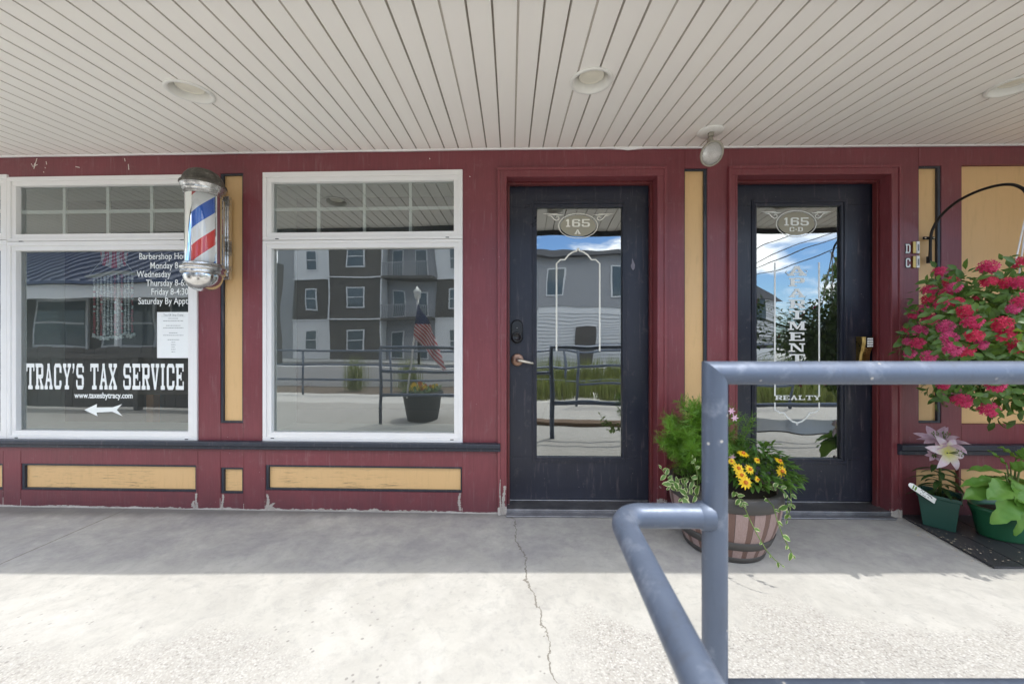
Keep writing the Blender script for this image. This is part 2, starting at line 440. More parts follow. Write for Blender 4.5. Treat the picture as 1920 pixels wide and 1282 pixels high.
M['bigleaf'] = leafmat('broad_leaf', (.10, .26, .04), (.17, .34, .06))
M['lilyleaf'] = leafmat('lily_leaf', (.015, .05, .018), (.04, .10, .03))
M['stem'] = leafmat('green_stem', (.10, .17, .04), (.20, .26, .08))
M['grass'] = leafmat('tall_grass', (.14, .18, .05), (.32, .33, .12))
M['tree'] = leafmat('tree_leaf', (.02, .055, .012), (.06, .12, .03))
def petal(name, a, b, throat=None):
    n = NT(name); c = n.mix(n.remap(n.noise(55, 3), .35, .65), a, b)
    if throat:
        at = n.new('ShaderNodeAttribute', attribute_name='t'); c = n.mix(n.remap(at.outputs['Fac'], .05, .6), throat, c)
    n.fin(c, .5)
    tl = n.new('ShaderNodeBsdfTranslucent'); n.set(tl.inputs[0], c)
    mx = n.new('ShaderNodeMixShader'); mx.inputs[0].default_value = .3
    n.l.new(n.b.outputs[0], mx.inputs[1]); n.l.new(tl.outputs[0], mx.inputs[2]); n.l.new(mx.outputs[0], n.out.inputs[0])
    return n.m
M['yellow'] = petal('yellow_petal', (.86, .56, .012), (.96, .72, .03))
M['orange'] = plain('orange_disc', (.55, .17, .015), .7, var=.3, ns=200)
M['pink'] = petal('rose_petal', (.46, .012, .075), (.74, .07, .20))
M['crimson'] = petal('crimson_petal', (.44, .010, .045), (.70, .04, .12))
M['magenta'] = petal('magenta_petal', (.50, .02, .13), (.78, .13, .31))
M['lily'] = petal('pale_lily_petal', (.84, .66, .74), (.88, .78, .82), (.74, .72, .18))
M['lilypink'] = petal('pink_lily_petal', (.74, .50, .62), (.84, .66, .74))
M['cosmos'] = petal('cosmos_petal', (.80, .45, .62), (.88, .62, .75))
M['soil'] = plain('potting_soil', (.035, .025, .018), .95, var=.4, ns=60, bump=.8)
M['greenpot'] = plain('green_pot', (.022, .125, .058), .32, var=.1)
M['darkgreenpot'] = plain('dark_green_pot', (.024, .088, .066), .36, var=.1)
def stave():
    n = NT('barrel_staves'); x, y, z = n.xyz(); a = n.math('ARCTAN2', x, y)
    k = n.math('MULTIPLY', a, 20/(2*pi)); fr = n.math('FRACT', k)
    g = n.noise(5, 6, .7, n.coord('Object', (45, 45, 3)))
    lite = n.mix(g, (.19, .115, .10), (.44, .33, .31))
    dark = n.mix(g, (.10, .055, .042), (.19, .11, .09))
    band = n.math('LESS_THAN', fr, .34)
    c = n.mix(band, lite, dark)
    seam = n.math('GREATER_THAN', n.math('ABSOLUTE', n.math('SUBTRACT', fr, .5)), .485)
    c = n.mix(seam, c, (.07, .045, .04)); n.bump(n.math('SUBTRACT', g, seam), .5, .003)
    return n.fin(c, .55)
M['stave'] = stave()
M['hoop'] = plain('dark_hoop', (.055, .050, .046), .5, var=.15)
def planks():
    n = NT('dark_planks'); g = n.noise(5, 6, .65, n.coord('Object', (30, 2, 1)))
    c = n.mix(g, (.022, .023, .028), (.055, .056, .062)); deb = n.math('MULTIPLY', n.remap(n.vor(30), .06, .10, 1, 0), n.remap(n.noise(4, 3), .54, .6))
    c = n.mix(deb, c, (.30, .26, .22)); n.bump(g, .3, .003); return n.fin(c, .45)
M['planks'] = planks()
M['asphalt'] = plain('asphalt', (.075, .075, .078), .9, var=.25, ns=20, bump=.3)
M['white_siding'] = plain('white_siding', (.72, .73, .74), .6, var=.04)
M['brown_siding'] = plain('brown_siding', (.085, .075, .068), .6)
M['grey_siding'] = plain('grey_siding', (.32, .33, .35), .6)
M['stucco'] = plain('low_wall_render', (.62, .63, .64), .8, var=.06)
M['roof'] = plain('grey_shingle', (.15, .15, .16), .85, var=.2, ns=40)
M['blueroof'] = plain('blue_metal_roof', (.075, .095, .165), .35, .4)
M['farglass'] = plain('far_window_glass', (.10, .13, .15), .05)
M['wood'] = plain('orange_wood', (.33, .14, .045), .5, var=.2)
M['charcoal'] = plain('charcoal_pot', (.03, .03, .031), .55)
M['soil_bed'] = plain('mulch_bed', (.14, .11, .085), .95, var=.35, ns=25, bump=.6)
M['bead'] = plain('pearl_bead', (.86, .88, .86), .15, var=.15, ns=80)
M['redbead'] = plain('red_bead', (.50, .10, .13), .2, var=.2, ns=80)
M['drift'] = plain('driftwood', (.62, .56, .36), .7, var=.35, ns=40, bump=.5)
M['bark'] = plain('tree_bark', (.08, .06, .045), .9, var=.3)
M['brown_strip'] = plain('brown_step_strip', (.13, .085, .055), .95)
def flag(name, cx, cz, sx, sz):
    """stripes and a dotted canton, in object metres"""
    n = NT(name); x, y, z = n.xyz()
    u = n.math('DIVIDE', n.math('SUBTRACT', x, cx), sx); v = n.math('DIVIDE', n.math('SUBTRACT', z, cz), sz)
    st = n.math('GREATER_THAN', n.math('FRACT', n.math('MULTIPLY', u, 6.5)), .5)
    c = n.mix(st, (.62, .05, .07), (.75, .73, .72))
    can = n.math('MULTIPLY', n.math('GREATER_THAN', v, .55), n.math('GREATER_THAN', u, -9))
    star = n.math('LESS_THAN', n.vor(26), .28)
    c = n.mix(can, c, n.mix(star, (.02, .035, .13), (.75, .75, .75)))
    return n.fin(c, .7)
# ---------------------------------------------------------------- lettering
A_, B_ = .25, .15      # stem and bar thickness of the slab letters
def gl(ch, a=A_, b=B_):
    """slab-serif capital as convex pieces in a 0..1 box"""
    r = lambda x0, y0, x1, y1: [(x0, y0), (x1, y0), (x1, y1), (x0, y1)]
    sl = a*.45
    if ch == 'T': return [r(0,1-b,1,1), r(0,.70,.13,1-b), r(.87,.70,1,1-b), r(.5-a/2,b,.5+a/2,1-b), r(.22,0,.78,b)]
    if ch in 'RP':
        o = [r(0,1-b,.78,1), r(.1,b,.1+a,1-b), r(0,0,.48,b), r(.1+a,.42,.72,.42+b), r(.97-a,.52,.97,1-b-.04),
             [(.78,1),(.78,1-b),(.97-a,1-b-.04),(.97,1-b-.04),(.97,.93)], [(.72,.42),(.88,.42),(.97,.52),(.97-a,.52),(.72,.42+b)]]
        if ch == 'R': o += [[(.48,.42),(.72,.42),(.92,b),(.66,b)], r(.62,0,1,b)]
        return o
    if ch == 'A': return [[(.36,1),(.64,1),(.64,1-b),(.36,1-b)], [(.36,1-b),(.52,1-b),(.30,b),(.08,b)], [(.46,1-b),(.64,1-b),(.93,b),(.68,b)], r(.27,.30,.73,.30+b*.9), r(0,0,.40,b), r(.60,0,1,b)]
    if ch == 'C': return [r(.04,.14,.04+a,.86), [(.04,.86),(.04+a,.86),(.36,1-b),(.2,1)], [(.2,1),(.36,1-b),(.74,1-b),(.8,1)], [(.04,.14),(.04+a,.14),(.36,b),(.2,0)], [(.2,0),(.36,b),(.74,b),(.8,0)],
                          [(.8,1),(.74,1-b),(.97-a,.86),(.97,.86)], r(.97-a,.64,.97,.86), [(.8,0),(.74,b),(.97-a,.14),(.97,.14)], r(.97-a,.14,.97,.34)]
    if ch == 'D': return [r(0,1-b,.74,1), r(0,0,.74,b), r(.1,b,.1+a,1-b), [(.74,1),(.74,1-b),(.97-a,.80),(.97,.84)], [(.74,0),(.74,b),(.97-a,.2),(.97,.16)], [(.97-a,.2),(.97,.16),(.97,.84),(.97-a,.80)]]
    if ch == 'Y': return [r(0,1-b,.42,1), r(.58,1-b,1,1), [(.06,1-b),(.32,1-b),(.62,.42),(.40,.42)], [(.70,1-b),(.92,1-b),(.62,.42),(.45,.42)], r(.5-a/2,b,.5+a/2,.42), r(.24,0,.76,b)]
    if ch == 'S': return [[(.18,1),(.2,1-b),(.8,1-b),(.8,1)], [(.03,.86),(.18,1),(.2,1-b),(.03+a,.80)], r(.03,.58,.03+a,.83), [(.03,.58),(.03+a,.58),(.32,.56),(.22,.44)], [(.22,.44),(.32,.57),(.78,.57),(.68,.44)],
                          [(.78,.57),(.97,.44),(.97-a,.42),(.68,.44)], r(.97-a,.17,.97,.44), [(.97,.14),(.97-a,.20),(.8,b),(.82,0)], [(.2,0),(.2,b),(.8,b),(.82,0)], [(.03,.14),(.2,0),(.2,b),(.03+a*.8,.2)], r(.03,.14,.03+a*.7,.36), r(.97-a*.7,.66,.97,.9)]
    if ch == 'E': return [r(0,1-b,.95,1), r(0,0,.97,b), r(.1,b,.1+a,1-b), r(.1+a,.43,.66,.43+b), r(.82,.70,.95,1-b), r(.84,b,.97,.32), r(.60,.36,.70,.66)]
    if ch == 'V': return [r(0,1-b,.42,1), r(.58,1-b,1,1), [(.06,1-b),(.33,1-b),(.62,0),(.40,0)], [(.70,1-b),(.92,1-b),(.62,0),(.46,0)]]
    if ch == 'I': return [r(.1,1-b,.9,1), r(.1,0,.9,b), r(.5-a*.75,b,.5+a*.75,1-b)]
    if ch == 'X': return [r(0,1-b,.42,1), r(.58,1-b,1,1), r(0,0,.42,b), r(.58,0,1,b), [(.06,1-b),(.34,1-b),(.94,b),(.66,b)], [(.72,1-b),(.92,1-b),(.28,b),(.08,b)]]
    if ch == 'L': return [r(0,1-b,.52,1), r(0,0,.97,b), r(.12,b,.12+a,1-b), r(.83,b,.97,.36)]
    if ch == 'M': return [r(0,1-b,.28,1), r(.72,1-b,1,1), r(0,0,.32,b), r(.62,0,1,b), r(.10,b,.22,1-b), r(.70,b,.90,1-b), [(.10,1),(.34,1),(.56,.25),(.46,.1)], [(.72,1),(.80,1-b),(.54,.12),(.46,.1)]]
    if ch == 'N': return [r(0,1-b,.3,1), r(.64,1-b,1,1), r(0,0,.36,b), r(.10,b,.22,1-b), r(.78,.0,.90,1-b), [(.06,1),(.34,1),(.90,0),(.72,0)]]
    if ch == '1': return [r(.34,b,.34+a*1.3,1), r(.12,0,.90,b), [(.34,1),(.34,1-b*1.6),(.1,.72),(.1,.84)]]
    if ch == '6': return [r(.04,.14,.04+a,.86), [(.04,.86),(.04+a,.86),(.34,1-b),(.2,1)], [(.2,1),(.34,1-b),(.76,1-b),(.82,1)], r(.97-a,.72,.97,.90), [(.82,1),(.76,1-b),(.97-a,.88),(.97,.9)], [(.04,.14),(.04+a,.14),(.34,b),(.2,0)], r(.2,0,.8,b), [(.8,0),(.8,b),(.97-a,.16),(.97,.14)], r(.97-a,.14,.97,.46), r(.04+a,.47,.8,.47+b), [(.8,.47+b),(.8,.47),(.97-a,.46),(.97,.46)]]
    if ch == '5': return [r(.08,1-b,.94,1), r(.08,.5,.08+a*.8,1-b), r(.08,.45,.78,.45+b), [(.78,.45+b),(.78,.45),(.97-a,.44),(.97,.44)], r(.97-a,.14,.97,.44), [(.97,.14),(.97-a,.16),(.8,b),(.8,0)], r(.2,0,.8,b), [(.2,0),(.2,b),(.04+a,.18),(.03,.14)], r(.03,.14,.03+a*.9,.32)]
    if ch == "'": return [[(.2,1),(.8,1),(.8,.82),(.35,.62),(.2,.62),(.45,.80),(.2,.80)]]
    if ch == '-': return [r(.15,.38,.85,.38+b*1.2)]
    return []
def slab_text(mb, W, s, u0, u1, v0, v1, w, gap=.12, space=.55, widths=None):
    widths = widths or {}
    ws = [space if c == ' ' else widths.get(c, 1.0) for c in s]
    tot = sum(ws)+gap*(len(s)-1); k = (u1-u0)/tot; x = u0
    for c, wd in zip(s, ws):
        for i, p in enumerate(gl(c)):
            mb.poly(W, [(x+px*wd*k, v0+py*(v1-v0)) for px, py in p], w+i*.00006)
        x += (wd+gap)*k
def sans_text(mb, W, s, u, v, h, w, align='LEFT', sx=.72, bold=0.0):
    cu = D.curves.new('txt', 'FONT'); cu.body = s; cu.size = 1.0; cu.align_x = 'LEFT'; cu.offset = bold; cu.resolution_u = 3
    o = D.objects.new('txt', cu); COL.objects.link(o)
    dg = bpy.context.evaluated_depsgraph_get(); me = D.meshes.new_from_object(o.evaluated_get(dg))
    vs = [x.co.copy() for x in me.vertices]; fs = [tuple(p.vertices) for p in me.polygons]
    D.objects.remove(o); D.curves.remove(cu); D.meshes.remove(me)
    k = h/.70; x1 = max(p.x for p in vs)*k*sx
    du = u - (x1 if align == 'RIGHT' else x1/2 if align == 'CENTER' else 0)
    mb.add([W.P(du+p.x*k*sx, v+p.y*k, w) for p in vs], fs)
    return x1

# ---------------------------------------------------------------- the shop front
bld = thing('storefront_building', 'burgundy shop front with tan panels, white windows and two dark glazed doors', 'building', WL.P(0, 0, 0))
UL = WL.u(-330); UR = WR.u(2300); TOP = 2.375
win0 = WL.rect(-340, 17, 332, 828)
win1 = WL.rect(17, 372, 330.5, 828); win2 = WL.rect(494, 868, 321.5, 829)
zs = (win1[3]+win2[3])/2
pan = {}
hL = [(win0[0], win1[1], win1[2], win1[3], .16), (*win2, .16)]
for r in ((-300, 5, 867, 916), (40, 368, 870, 920), (413, 456, 325, 793), (414, 456, 876, 925), (498, 866, 873, 921)):
    hL.append((*WL.rect(*r), .03)); pan[r] = (WL, hL[-1])
mb = MB(); mb.wall_holes(WL, (UL, 0, 0, 2.75), hL, 0, .16)
d1 = WR.rect(950, 1231, 332.5, 963); d1 = (d1[0], d1[1], 0, d1[3]); d2 = WR.rect(1380, 1667, 329, 968); d2 = (d2[0], d2[1], 0, d2[3])
hR = [(*d1, .18), (*d2, .18)]
for r in ((1283, 1326, 316, 958), (1722, 1765, 311, 793), (1803, 2260, 308, 796), (1718, 1798, 880, 926), (1802, 2260, 880, 926)):
    hR.append((*WR.rect(*r), .03)); pan[r] = (WR, hR[-1])
m2 = MB(); m2.wall_holes(WR, (0, UR, 0, 2.75), hR, 0, .18)
obj('wall', mb, M['red'], bld); obj('wall', m2, M['red'], bld)
# upper storey above the canopy and the sides of the building
mb = MB()
for W, a, b in ((WL, UL, 0), (WR, 0, UR)):
    mb.quad(W.P(a, 2.75, 0), W.P(b, 2.75, 0), W.P(b, 6.2, 0), W.P(a, 6.2, 0))
mb.quad(WL.P(UL, 0, 0), WL.P(UL, 6.2, 0), WL.P(UL, 6.2, -5), WL.P(UL, 0, -5)); mb.quad(WR.P(UR, 0, 0), WR.P(UR, 0, -5), WR.P(UR, 6.2, -5), WR.P(UR, 6.2, 0))
mb.quad(WL.P(UL, 6.2, 0), WL.P(0, 6.2, 0), WL.P(0, 6.2, -5), WL.P(UL, 6.2, -5)); mb.quad(WR.P(0, 6.2, 0), WR.P(UR, 6.2, 0), WR.P(UR, 6.2, -5), WR.P(0, 6.2, -5))
mb.quad(WL.P(UL, 0, -5), WL.P(UL, 6.2, -5), WL.P(0, 6.2, -5), WL.P(0, 0, -5)); mb.quad(WR.P(0, 0, -5), WR.P(0, 6.2, -5), WR.P(UR, 6.2, -5), WR.P(UR, 0, -5))
obj('upper_wall', mb, M['tan'], bld)
# painted panels set into the boards, each with its navy bead
for r, (W, h) in pan.items():
    mb = MB(); e = .002; y = -.018
    mb.wbox(W, h[0]+e, h[1]-e, h[2]+e, h[3]-e, -.028, y)
    po = obj('panel', mb, M['tan'], bld)
    bt = .0125 if r not in ((1803, 2260, 308, 796), (1718, 1798, 880, 926), (1802, 2260, 880, 926)) else 0
    if bt:
        mb = MB(); mb.ring(W, (h[0]+e, h[1]-e, h[2]+e, h[3]-e), (h[0]+bt*(1.5 if W is WL else .4), h[1]-bt*(.7 if W is WL else 1.6), h[2]+bt*1.1, h[3]-bt), y+.0005, -.003)
        obj('panel_bead', mb, M['navy'], po)
# the bottom right corner of one kick panel has come loose: bare splintered edge
def window(px_out, px_top, px_low, muntins, midbar, meet, label):
    W = WL; o = W.rect(*px_out); f = MB(); wf = .012
    meetv = W.v((px_out[0]+px_out[1])/2, meet, 0)
    up = (o[0]+.001, o[1]-.001, meetv+.0015, o[3]-.001); lo = (o[0]+.001, o[1]-.001, o[2]+.001, meetv-.0015)
    rt = W.rect(*px_top, w=0); rl = W.rect(*px_low, w=0); b = .030
    k = obj('window', f_frame(W, up, lo, rt, rl, b, wf), M['vinyl'], bld, .003)
    tag(k, label)
    s = MB()
    for q, rr in ((up, rt), (lo, rl)):
        a = (max(q[0]+.016, rr[0]-b), min(q[1]-.016, rr[1]+b), max(q[2]+.016, rr[2]-b), min(q[3]-.016, rr[3]+b))
        s.ring(W, a, rr, -.045, .004)
    obj('sash', s, M['vinyl'], k, .0025)
    g = MB()
    us = [(W.u(a, 0), W.u(c, 0)) for a, c in muntins]; vb = [W.v((px_top[0]+px_top[1])/2, y, 0) for y in midbar]
    for a, c in us: g.wbox(W, a, c, rt[2], rt[3], -.036, -.026)
    xs = [rt[0]]+[x for p in us for x in p]+[rt[1]]
    for i in range(0, len(xs), 2): g.wbox(W, xs[i], xs[i+1], vb[1], vb[0], -.035, -.027)
    obj('muntin_grid', g, M['vinyl'], k)
    for rr, dz in ((rt, 0), (rl, 0)):
        p = MB(); p.quad(*[W.P(u, v, -.024) for u, v in ((rr[0], rr[2]), (rr[1], rr[2]), (rr[1], rr[3]), (rr[0], rr[3]))])
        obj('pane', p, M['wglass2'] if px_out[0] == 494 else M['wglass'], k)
    for uu, vv in ((o[0]+.10, rl[3]+.060), (o[1]-.10, rl[3]+.060), (o[0]+.07, o[2]+.026), (o[1]-.07, o[2]+.026)):
        c = MB(); c.wbox(W, uu-.011, uu+.011, vv-.0025, vv+.0025, .004, .0145); obj('weep_slot', c, M['black'], k)
    rv = MB(); rv.ring(W, (o[0]+.002, o[1]-.002, o[2]+.002, o[3]-.002), (rl[0]+.004, rl[1]-.004, rl[2]+.004, rt[3]-.004), -.26, -.048)
    obj('inner_reveal', rv, M['reveal'], k)
    return k
def f_frame(W, up, lo, rt, rl, b, wf):
    f = MB()
    for q, rr in ((up, rt), (lo, rl)):
        a = (max(q[0]+.016, rr[0]-b), min(q[1]-.016, rr[1]+b), max(q[2]+.016, rr[2]-b), min(q[3]-.016, rr[3]+b))
        f.ring(W, q, a, -.05, wf)
    return f
w0 = window((-340, 17, 330.5, 828), (-330, 2, 347, 439), (-330, 2, 469, 808), [(-90, -84)], (392, 398), 452, 'white vinyl window cut off at the left edge of the photo')
w1 = window((17, 372, 330.5, 828), (31, 354, 347, 438), (31, 353.5, 469, 808), [(108.5, 114), (191, 196.5), (274, 279.5)], (390.5, 397), 452, 'white window with tax service lettering and barbershop hours')
w2 = window((494, 868, 321.5, 829), (509.5, 851, 340, 435), (509.5, 851.5, 464.5, 811), [(590, 596), (677, 682.5), (764.5, 770)], (385.5, 391.5), 450, 'white window between barber pole and door 165 A, plain glass')
# sill ledges
def ledge(W, a, b, v0, v1, name='sill'):
    mb = MB(); h = v1-v0
    prof = [(0, 0), (.026, .002), (.026, h*.40), (.034, h*.46), (.046, h*.5), (.046, h*.92), (.042, h), (0, h)]
    n = len(prof); vs = [W.P(u, v0+q[1], q[0]+.001) for u in (a, b) for q in prof]
    fs = [(i, (i+1) % n, n+(i+1) % n, n+i) for i in range(n)]+[tuple(reversed(range(n))), tuple(range(n, 2*n))]
    mb.add(vs, fs); return obj(name, mb, M['navy'], bld, .003)
ledge(WL, UL, WL.u(938, .04), WL.v(450, 844, .04), WL.v(450, 828, .04))
ledge(WR, WR.u(1690, .04), UR, WR.v(1800, 855, .04), WR.v(1800, 834, .04))
# board joints: hairline shadow gaps scribed by thin battens standing 2 mm proud
mb = MB()
for W, xs, y0, y1 in ((WL, (414, 456), 793, 828), (WL, (371, 413, 457, 497, 867), 845, 958), (WL, (6, 39), 845, 950)):
    for x in xs:
        u = W.u(x); mb = MB(); mb.wbox(W, u-.0012, u+.0012, W.v(x, y1), W.v(x, y0), .0002, .0012); obj('board_joint', mb, M['jamb'], bld)
for x, y0, y1 in ((1284, 281, 316), (1365, 281, 312), (1722, 275, 311), (1803, 797, 833)):
    u = WR.u(x); mb = MB(); mb.wbox(WR, u-.0012, u+.0012, WR.v(x, y1), WR.v(x, y0), .0002, .0012); obj('board_joint', mb, M['jamb'], bld)
# scuffs on the header
mb = MB()
def scuff(W, pts, wd): mb = MB(); mb.ribbon(W, [(W.u(x), W.v(x, y)) for x, y in pts], wd, .0015); obj('paint_scuff', mb, M['decal2'], bld)
for p in ([(59, 307), (63, 314), (66, 306)], [(70, 297), (67, 307), (64, 317)], [(66, 311), (71, 309)], [(87, 303), (88, 309)], [(85, 314), (85.6, 316)], [(82, 322), (83, 324)], [(142, 313), (150, 314.5)], [(241, 308), (242, 319)], [(234, 297), (235, 303)]): scuff(WL, p, .0045)
for p in ([(570, 323), (573, 324.5)], [(805, 297), (806.5, 299)], [(880, 331), (882, 332)]): scuff(WL, p, .004)
# paint lost at the foot of the boards: ragged patches of bare wood
def ragged(W, x0, x1, y0, y1, w, seed, taper=0):
    """irregular upright patch; taper > 0 thins it towards the top"""
    r = random.Random(seed); mb = MB(); u0, u1, v0, v1 = W.rect(x0, x1, y0, y1); n = 36; L = []; Rr = []; a = r.uniform(0, 6)
    for i in range(n+1):
        q = i/n; k = 1-taper*q; m = .5+.18*sin(a+q*5)
        hw = (u1-u0)/2*k*(.35+.85*r.random())
        c = u0+(u1-u0)*m
        L.append(max(u0, c-hw)); Rr.append(min(u1, c+hw))
    vs = [W.P(x, v0+(v1-v0)*i/n, w) for i, x in enumerate(L)]+[W.P(x, v0+(v1-v0)*i/n, w) for i, x in enumerate(Rr)]
    mb.add(vs, [(i, n+1+i, n+2+i, i+1) for i in range(n)]); obj('bare_wood', mb, M['bare'], bld)
def ragged_h(W, x0, x1, y0, y1, w, seed):
    r = random.Random(seed); mb = MB(); u0, u1, v0, v1 = W.rect(x0, x1, y0, y1); n = int((x1-x0)/2.2); B = []; T = []; e = 0
    for i in range(n+1):
        q = i/n; e = .7*e+.3*r.uniform(-1, 1); h = (v1-v0)*.55*max(.02, (.35+1.3*e))*min(1, 8*q, 8*(1-q)); B.append(W.P(u0+(u1-u0)*q, v0, w)); T.append(W.P(u0+(u1-u0)*q, v0+h, w))
    mb.add(B+T, [(i, i+1, n+2+i, n+1+i) for i in range(n)]); obj('bare_wood', mb, M['bare'], bld)
for a in ((WL, 366, 371, 924, 957, .0012, 3, .2), (WL, 358, 371, 938, 956, .0014, 4, .7), (WL, 414, 421, 926, 957, .0012, 5, .5), (WL, 497, 506, 926, 958, .0012, 6, .5), (WL, 500, 522, 942, 957, .0014, 16, .8), (WL, 858, 866, 924, 957, .0012, 7, .4), (WR, 936, 941, 896, 959, .0225, 8, .75), (WR, 941, 949.5, 908, 961, .0192, 9, .35)): ragged(*a)
for a in ((WL, 505, 862, 948, 958.5, .0013, 21), (WL, 262, 366, 944, 955.5, .0013, 22), (WL, 60, 235, 943, 952.5, .0013, 23), (WL, 415, 455, 948, 957.5, .0013, 24)): ragged_h(*a)

# ---- doors
def casing(d, px, W=WR):
    mb = MB(); o = WR.rect(*px)
    a = (o[0], o[1], 0.0, o[3]); i = (d[0]+.004, d[1]-.004, 0.0, d[3]-.004)
    mb.ring(W, a, (i[0]-.004, i[1]+.004, 0, i[3]+.004), .0008, .014)
    w2_ = .018; q = (i[0]-.004, i[1]+.004, 0, i[3]+.004)
    mb.ring(W, (a[0], a[1], 0, a[3]), (a[0]+w2_, a[1]-w2_, 0, a[3]-w2_), .0142, .021)
    mb.ring(W, (q[0]-.010, q[1]+.010, 0, q[3]+.010), q, .0142, .018)
    c = obj('door_casing', mb, M['casing'], bld, .003)
    j = MB()
    j.ring(W, (d[0]+.0005, d[1]-.0005, 0.03, d[3]-.0005), (d[0]+.018, d[1]-.018, .03, d[3]-.018), -.095, -.06)
    obj('door_stop', j, M['jamb'], bld, .003)
    t = MB(); t.wbox(W, d[0]-.004, d[1]+.004, .001, .036, -.17, .012); t.wbox(W, d[0]-.004, d[1]+.004, .001, .012, .0125, .05)
    t.wbox(W, d[0]+.001, d[1]-.001, .0365, .046, -.15, -.112)
    obj('threshold', t, M['alu'], bld, .004)
casing(d1, (933.5, 1248.5, 315, 962)); casing(d2, (1364, 1686, 312, 966))
DW = -.11
def door(px, mo, gp, d, label):
    W = WR; s = W.rect(*px, w=DW); s = (d[0]+.003, s[1], .050, s[3]); m_ = W.rect(*mo, w=DW); g = W.rect(*gp, w=DW)
    mb = MB(); mb.ring(W, s, (g[0]-.004, g[1]+.004, g[2]-.004, g[3]+.004), DW-.044, DW)
    k = obj('door', mb, M['door'], bld, .002); tag(k, label)
    mb = MB(); e = .011
    mb.ring(W, m_, (m_[0]+e, m_[1]-e, m_[2]+e, m_[3]-e), DW+.0003, DW+.008)
    mb.ring(W, (m_[0]+e, m_[1]-e, m_[2]+e, m_[3]-e), (m_[0]+2*e, m_[1]-2*e, m_[2]+2*e, m_[3]-2*e), DW+.0003, DW+.012)
    mb.ring(W, (m_[0]+2*e, m_[1]-2*e, m_[2]+2*e, m_[3]-2*e), g, DW-.01, DW+.006)
    obj('glazing_bead', mb, M['door'], k, .002)
    p = MB(); p.quad(*[W.P(u, v, DW-.012) for u, v in ((g[0]-.003, g[2]-.003), (g[1]+.003, g[2]-.003), (g[1]+.003, g[3]+.003), (g[0]-.003, g[3]+.003))])
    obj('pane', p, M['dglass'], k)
    return k
door1 = door((955, 1217.5, 348.5, 938), (998, 1173, 377, 866), (1006.5, 1166, 389, 856.5), d1, 'dark door lettered 165 A with a black keypad lock and lever handle')
door2 = door((1380, 1637, 345, 942), (1409, 1587, 374, 869), (1418, 1576, 386.5, 859), d2, 'dark door lettered 165 C-D apartments realty, brass keypad lock')
LW = DW-.0108
def du(x): return WR.u(x, LW)
def dv(x, y): return WR.v(x, y, LW)
def ell(cx, cy, rx, ry, n=48): return [(du(cx+rx*cos(2*pi*i/n)), dv(cx, cy+ry*sin(2*pi*i/n))) for i in range(n)]
def pp(pts): return [(du(x), dv(x, y)) for x, y in pts]
def scroll(cx, cy, s, flip):
    """tapering wing that ends in a curl; s = size in survey pixels"""
    pts = []
    for i in range(26):
        a = i/25*3.6*pi/2+pi*.5; r = s*(.9-.7*i/25)
        pts.append((cx+flip*(r*cos(a)), cy-s*.1-(r*sin(a))*.85+s*.8))
    return pts
def decals(door, cx, oc, orx, ory, fill, num, sub, dm, extra):
    mb = MB()
    if fill:
        f = MB(); f.poly(WR, ell(cx, oc, orx-3.5, ory-3), LW-.0001); obj('oval_decal', f, M['ovalfill'] if fill == 1 else M['ovalfill'], door)
    mb.ribbon(WR, ell(cx, oc, orx, ory), .0045, LW, True)
    x0, x1, y0, y1 = num; slab_text(mb, WR, '165', du(x0), du(x1), dv(cx, y1), dv(cx, y0), LW+.0002, gap=.10, widths={'1': .62})
    t, x0, x1, y0, y1 = sub; slab_text(mb, WR, t, du(x0), du(x1), dv(cx, y1), dv(cx, y0), LW+.0002, gap=.06, widths={'-': .5})
    for fl in (-1, 1):
        mb.ribbon(WR, pp([(cx+fl*x, y) for x, y in ((66, oc-22.5), (52, oc-21.5), (38, oc-22.5))]), [.001, .0075, .004], LW)
        mb.ribbon(WR, pp([(cx+fl*x, y) for x, y in ((60, oc-20), (50, oc-18), (46, oc-13), (41, oc-10), (36, oc-12), (36, oc-16), (40, oc-18), (42, oc-15))]), [.001, .006, .006, .006, .006, .005, .005, .004], LW)
        mb.ribbon(WR, pp([(cx+fl*x, y) for x, y in ((48, oc-21), (36, oc-20), (28, oc-21))]), [.003, .006, .001], LW)
    extra(mb)
    return obj('vinyl_lettering', mb, dm, door)
def ex1(mb):
    L = [(1043.5, 658), (1043.5, 494), (1051, 487), (1059, 487), (1066, 478), (1074, 472.5), (1081, 470.5), (1084, 465)]
    mb.ribbon(WR, pp(L), .0105, LW); mb.ribbon(WR, pp([(2168-x, y) for x, y in L]), .0105, LW)
def ex2(mb):
    for x in (1453, 1536): mb.ribbon(WR, pp([(x, 492), (x, 742)]), .0105, LW)
    L = [(1453, 754), (1453, 767.5), (1461, 773), (1470, 774), (1477, 783), (1486, 790), (1493, 792), (1494.7, 797)]
    mb.ribbon(WR, pp(L), .0105, LW); mb.ribbon(WR, pp([(2989-x, y) for x, y in L]), .0105, LW)
    ys = [(499, 517)]+[(517.5+20.4*i+3.5, 517.5+20.4*i+19.5) for i in range(9)]
    for ch, (a, b) in zip('APARTMENTS', ys):
        hw = 18 if a == 499 else (17 if ch == 'M' else 15)
        slab_text(mb, WR, ch, du(1494.5-hw), du(1494.5+hw), dv(1494, b), dv(1494, a), LW+.0003)
    mb.ribbon(WR, pp([(1476, 507), (1473, 511), (1479, 515), (1497, 514.5), (1512, 512), (1514, 508), (1508, 506)]), .0035, LW+.001)
    slab_text(mb, WR, 'REALTY', du(1453.5), du(1538.5), dv(1494, 749.5), dv(1494, 741), LW+.0002, gap=.10)
decals(door1, 1084, 423.5, 36.5, 23, 2, (1060, 1106.5, 411, 425.5), ('A', 1077, 1089, 430.5, 439), M['decal2'], ex1)
